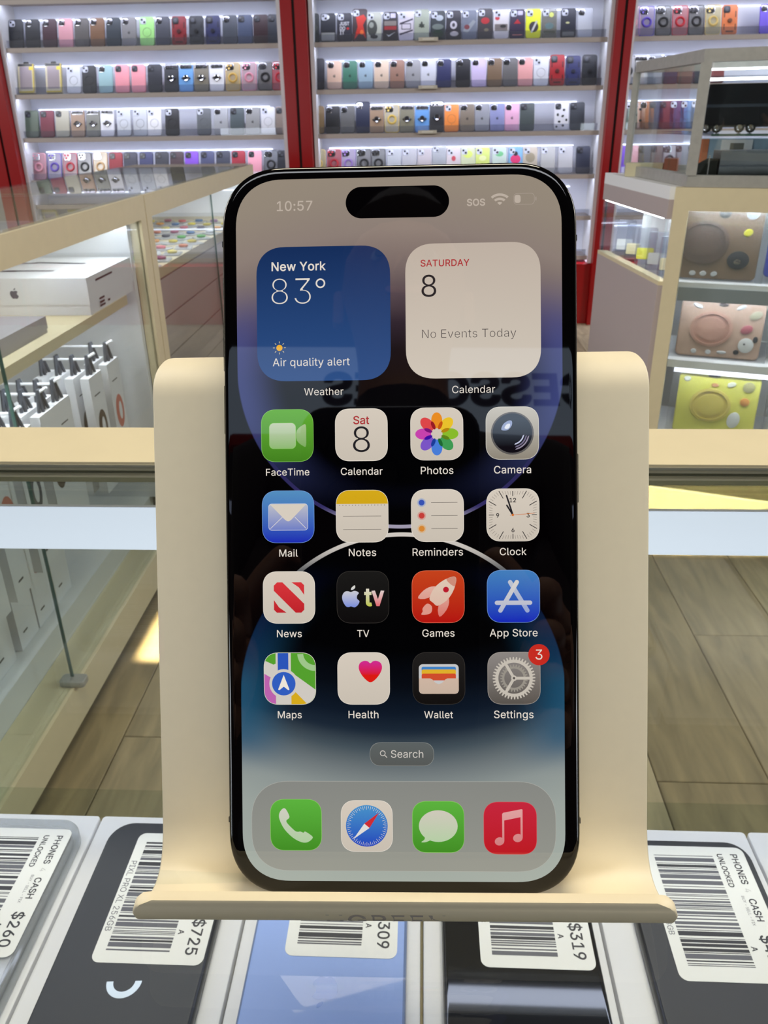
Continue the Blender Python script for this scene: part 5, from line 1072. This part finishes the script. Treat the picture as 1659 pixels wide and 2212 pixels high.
# ------------------------------------------------------------------ the photographer, who shows only as a reflection
def person():
    e = empty('person', (0, -.50, 0)); tag(e, 'person in dark clothing holding a smartphone up, mirrored dimly in the large screen', 'person')
    V, Ed, Rd = [], [], []
    def add(p, r, par=None):
        V.append(Vector(p)-Vector((0, -.50, 0))); Rd.append(r)
        if par is not None: Ed.append((par, len(V)-1))
        return len(V)-1
    pel = add((0, -.50, .94), (.15, .11)); wa = add((0, -.50, 1.08), (.14, .10), pel); ch = add((0, -.49, 1.26), (.155, .105), wa); nb_ = add((0, -.475, 1.40), (.075, .06), ch)
    nk = add((0, -.465, 1.46), (.052, .05), nb_); jw = add((0, -.45, 1.53), (.062, .07), nk); hd = add((0, -.455, 1.60), (.090, .102), jw); add((0, -.462, 1.66), (.066, .078), hd)
    for s in (-1, 1):
        hp = add((s*.09, -.50, .86), (.085, .09), pel); kn = add((s*.10, -.49, .48), (.058, .06), hp); an = add((s*.105, -.51, .10), (.042, .042), kn); add((s*.12, -.40, .04), (.042, .032), an)
        sh = add((s*.17, -.48, 1.36), (.062, .06), ch); el = add((s*.245, -.36, 1.10), (.045, .045), sh); fa = add((s*.17, -.20, 1.055), (.036, .036), el)
        cx = .046 if s > 0 else -.064
        wr = add((cx+s*.055, -.085, 1.035), (.026, .022), fa); pa = add((cx+s*.028, -.052, 1.035), (.030, .015), wr)
        for k in range(4):   # fingers close round the back of the held phone
            z = 1.062-.019*k; l = (.030, .034, .031, .025)[k]
            a = add((cx+s*.016, -.034, z), (.0085, .0085), pa); b = add((cx+s*.013, -.012, z+.004), (.0080, .0080), a); c = add((cx-s*.004, -.004-.006, z+.006), (.0075, .0075), b) if False else b
        t1 = add((cx+s*.018, -.060, 1.055), (.011, .011), pa); t2 = add((cx+s*.004, -.046, 1.078), (.0095, .0095), t1); add((cx-s*.010, -.038, 1.092), (.0085, .0085), t2)
    me = bpy.data.meshes.new('body_cage'); me.from_pydata([tuple(v) for v in V], Ed, []); o = bpy.data.objects.new('tmp', me); COL.objects.link(o)
    o.modifiers.new('skin', 'SKIN'); sv = me.skin_vertices[0].data
    for i, r in enumerate(Rd): sv[i].radius = r; sv[i].use_root = (i == 0)
    m2 = o.modifiers.new('sub', 'SUBSURF'); m2.levels = 2; m2.render_levels = 2
    bpy.context.view_layer.update(); dg_ = bpy.context.evaluated_depsgraph_get(); nm = bpy.data.meshes.new_from_object(o.evaluated_get(dg_)); bpy.data.objects.remove(o)
    nm.name = 'body'; nm.materials.clear()
    for m in (mat('skin', (150, 108, 86), .6), mat('dark_shirt', (22, 22, 26), .9), mat('dark_trousers', (26, 28, 36), .9), mat('dark_shoes', (20, 18, 18), .6)): nm.materials.append(m)
    for p in nm.polygons:
        c = p.center; y = c.y-.50; p.use_smooth = True
        p.material_index = 3 if c.z < .085 else 2 if c.z < .93 else 0 if (c.z > 1.44 or y > -.15) else 1
    b = bpy.data.objects.new('body', nm); COL.objects.link(b); b.parent = e
    hair = MB(); n = 20; L_ = []
    for k, (z, r) in enumerate(((1.60, .084), (1.64, .088), (1.68, .082), (1.72, .058), (1.738, .02))):
        L_.append([(r*.92*math.cos(2*PI*i/n), -.468-(-.50)+r*1.08*math.sin(2*PI*i/n)-(.022 if k < 2 else .004), z+(.035 if k == 0 and math.sin(2*PI*i/n) > .2 else 0)) for i in range(n)])
    hair.loops(L_, mat('dark_hair', (24, 18, 16), .8)).build('hair', e)
    for s in (-1, 1):
        MB().tube((s*.028, .112, 1.585), (s*.028, .123, 1.584), .012, mat('eye_white', (225, 222, 218), .3), 12, .006).tube((s*.028, .1225, 1.584), (s*.028, .1245, 1.584), .005, INK2, 10).build('eye', e)
        MB().slab(.014, .05, .006, -.006, .006, MATS['skin'], .002, M=Matrix.Translation((s*.078, .035, 1.575)) @ Matrix.Rotation(PI/2, 4, 'X')).build('ear', e)
    MB().loops([[(-.006, .125, 1.585), (.006, .125, 1.585), (.004, .122, 1.59)], [(-.013, .128, 1.552), (.013, .128, 1.552), (0, .152, 1.556)]], MATS['skin']).build('nose', e)
    MB().slab(.042, .010, .005, 0, .004, mat('lips', (165, 100, 92), .5), .001, M=Matrix.Translation((0, .121, 1.532)) @ Matrix.Rotation(-PI/2, 4, 'X')).build('mouth', e)
    # the held phone, its lens at the camera
    h = empty('smartphone'); h.matrix_world = cam.matrix_world @ Matrix.Translation((-.009, -.038, .0045)); tag(h, 'black smartphone in the hands of the photographer', 'smartphone')
    MB().slab(.080, .160, .012, 0.0, .0085, mat('held_phone_body', (14, 14, 16), .4), .0015, n=6).build('body_shell', h)
    MB().slab(.076, .156, .010, .0086, .0089, FGL, .0001, n=6).build('screen', h)
    lb = MB()
    for x, y in ((-.020, .060), (-.020, .040), (-.004, .050)): lb.torus((x, y, -.0003), .0085, .0008, mat('lens_ring', (40, 40, 42), .3, metal=.8), n=20)
    lb.build('lens_ring', h)
person()
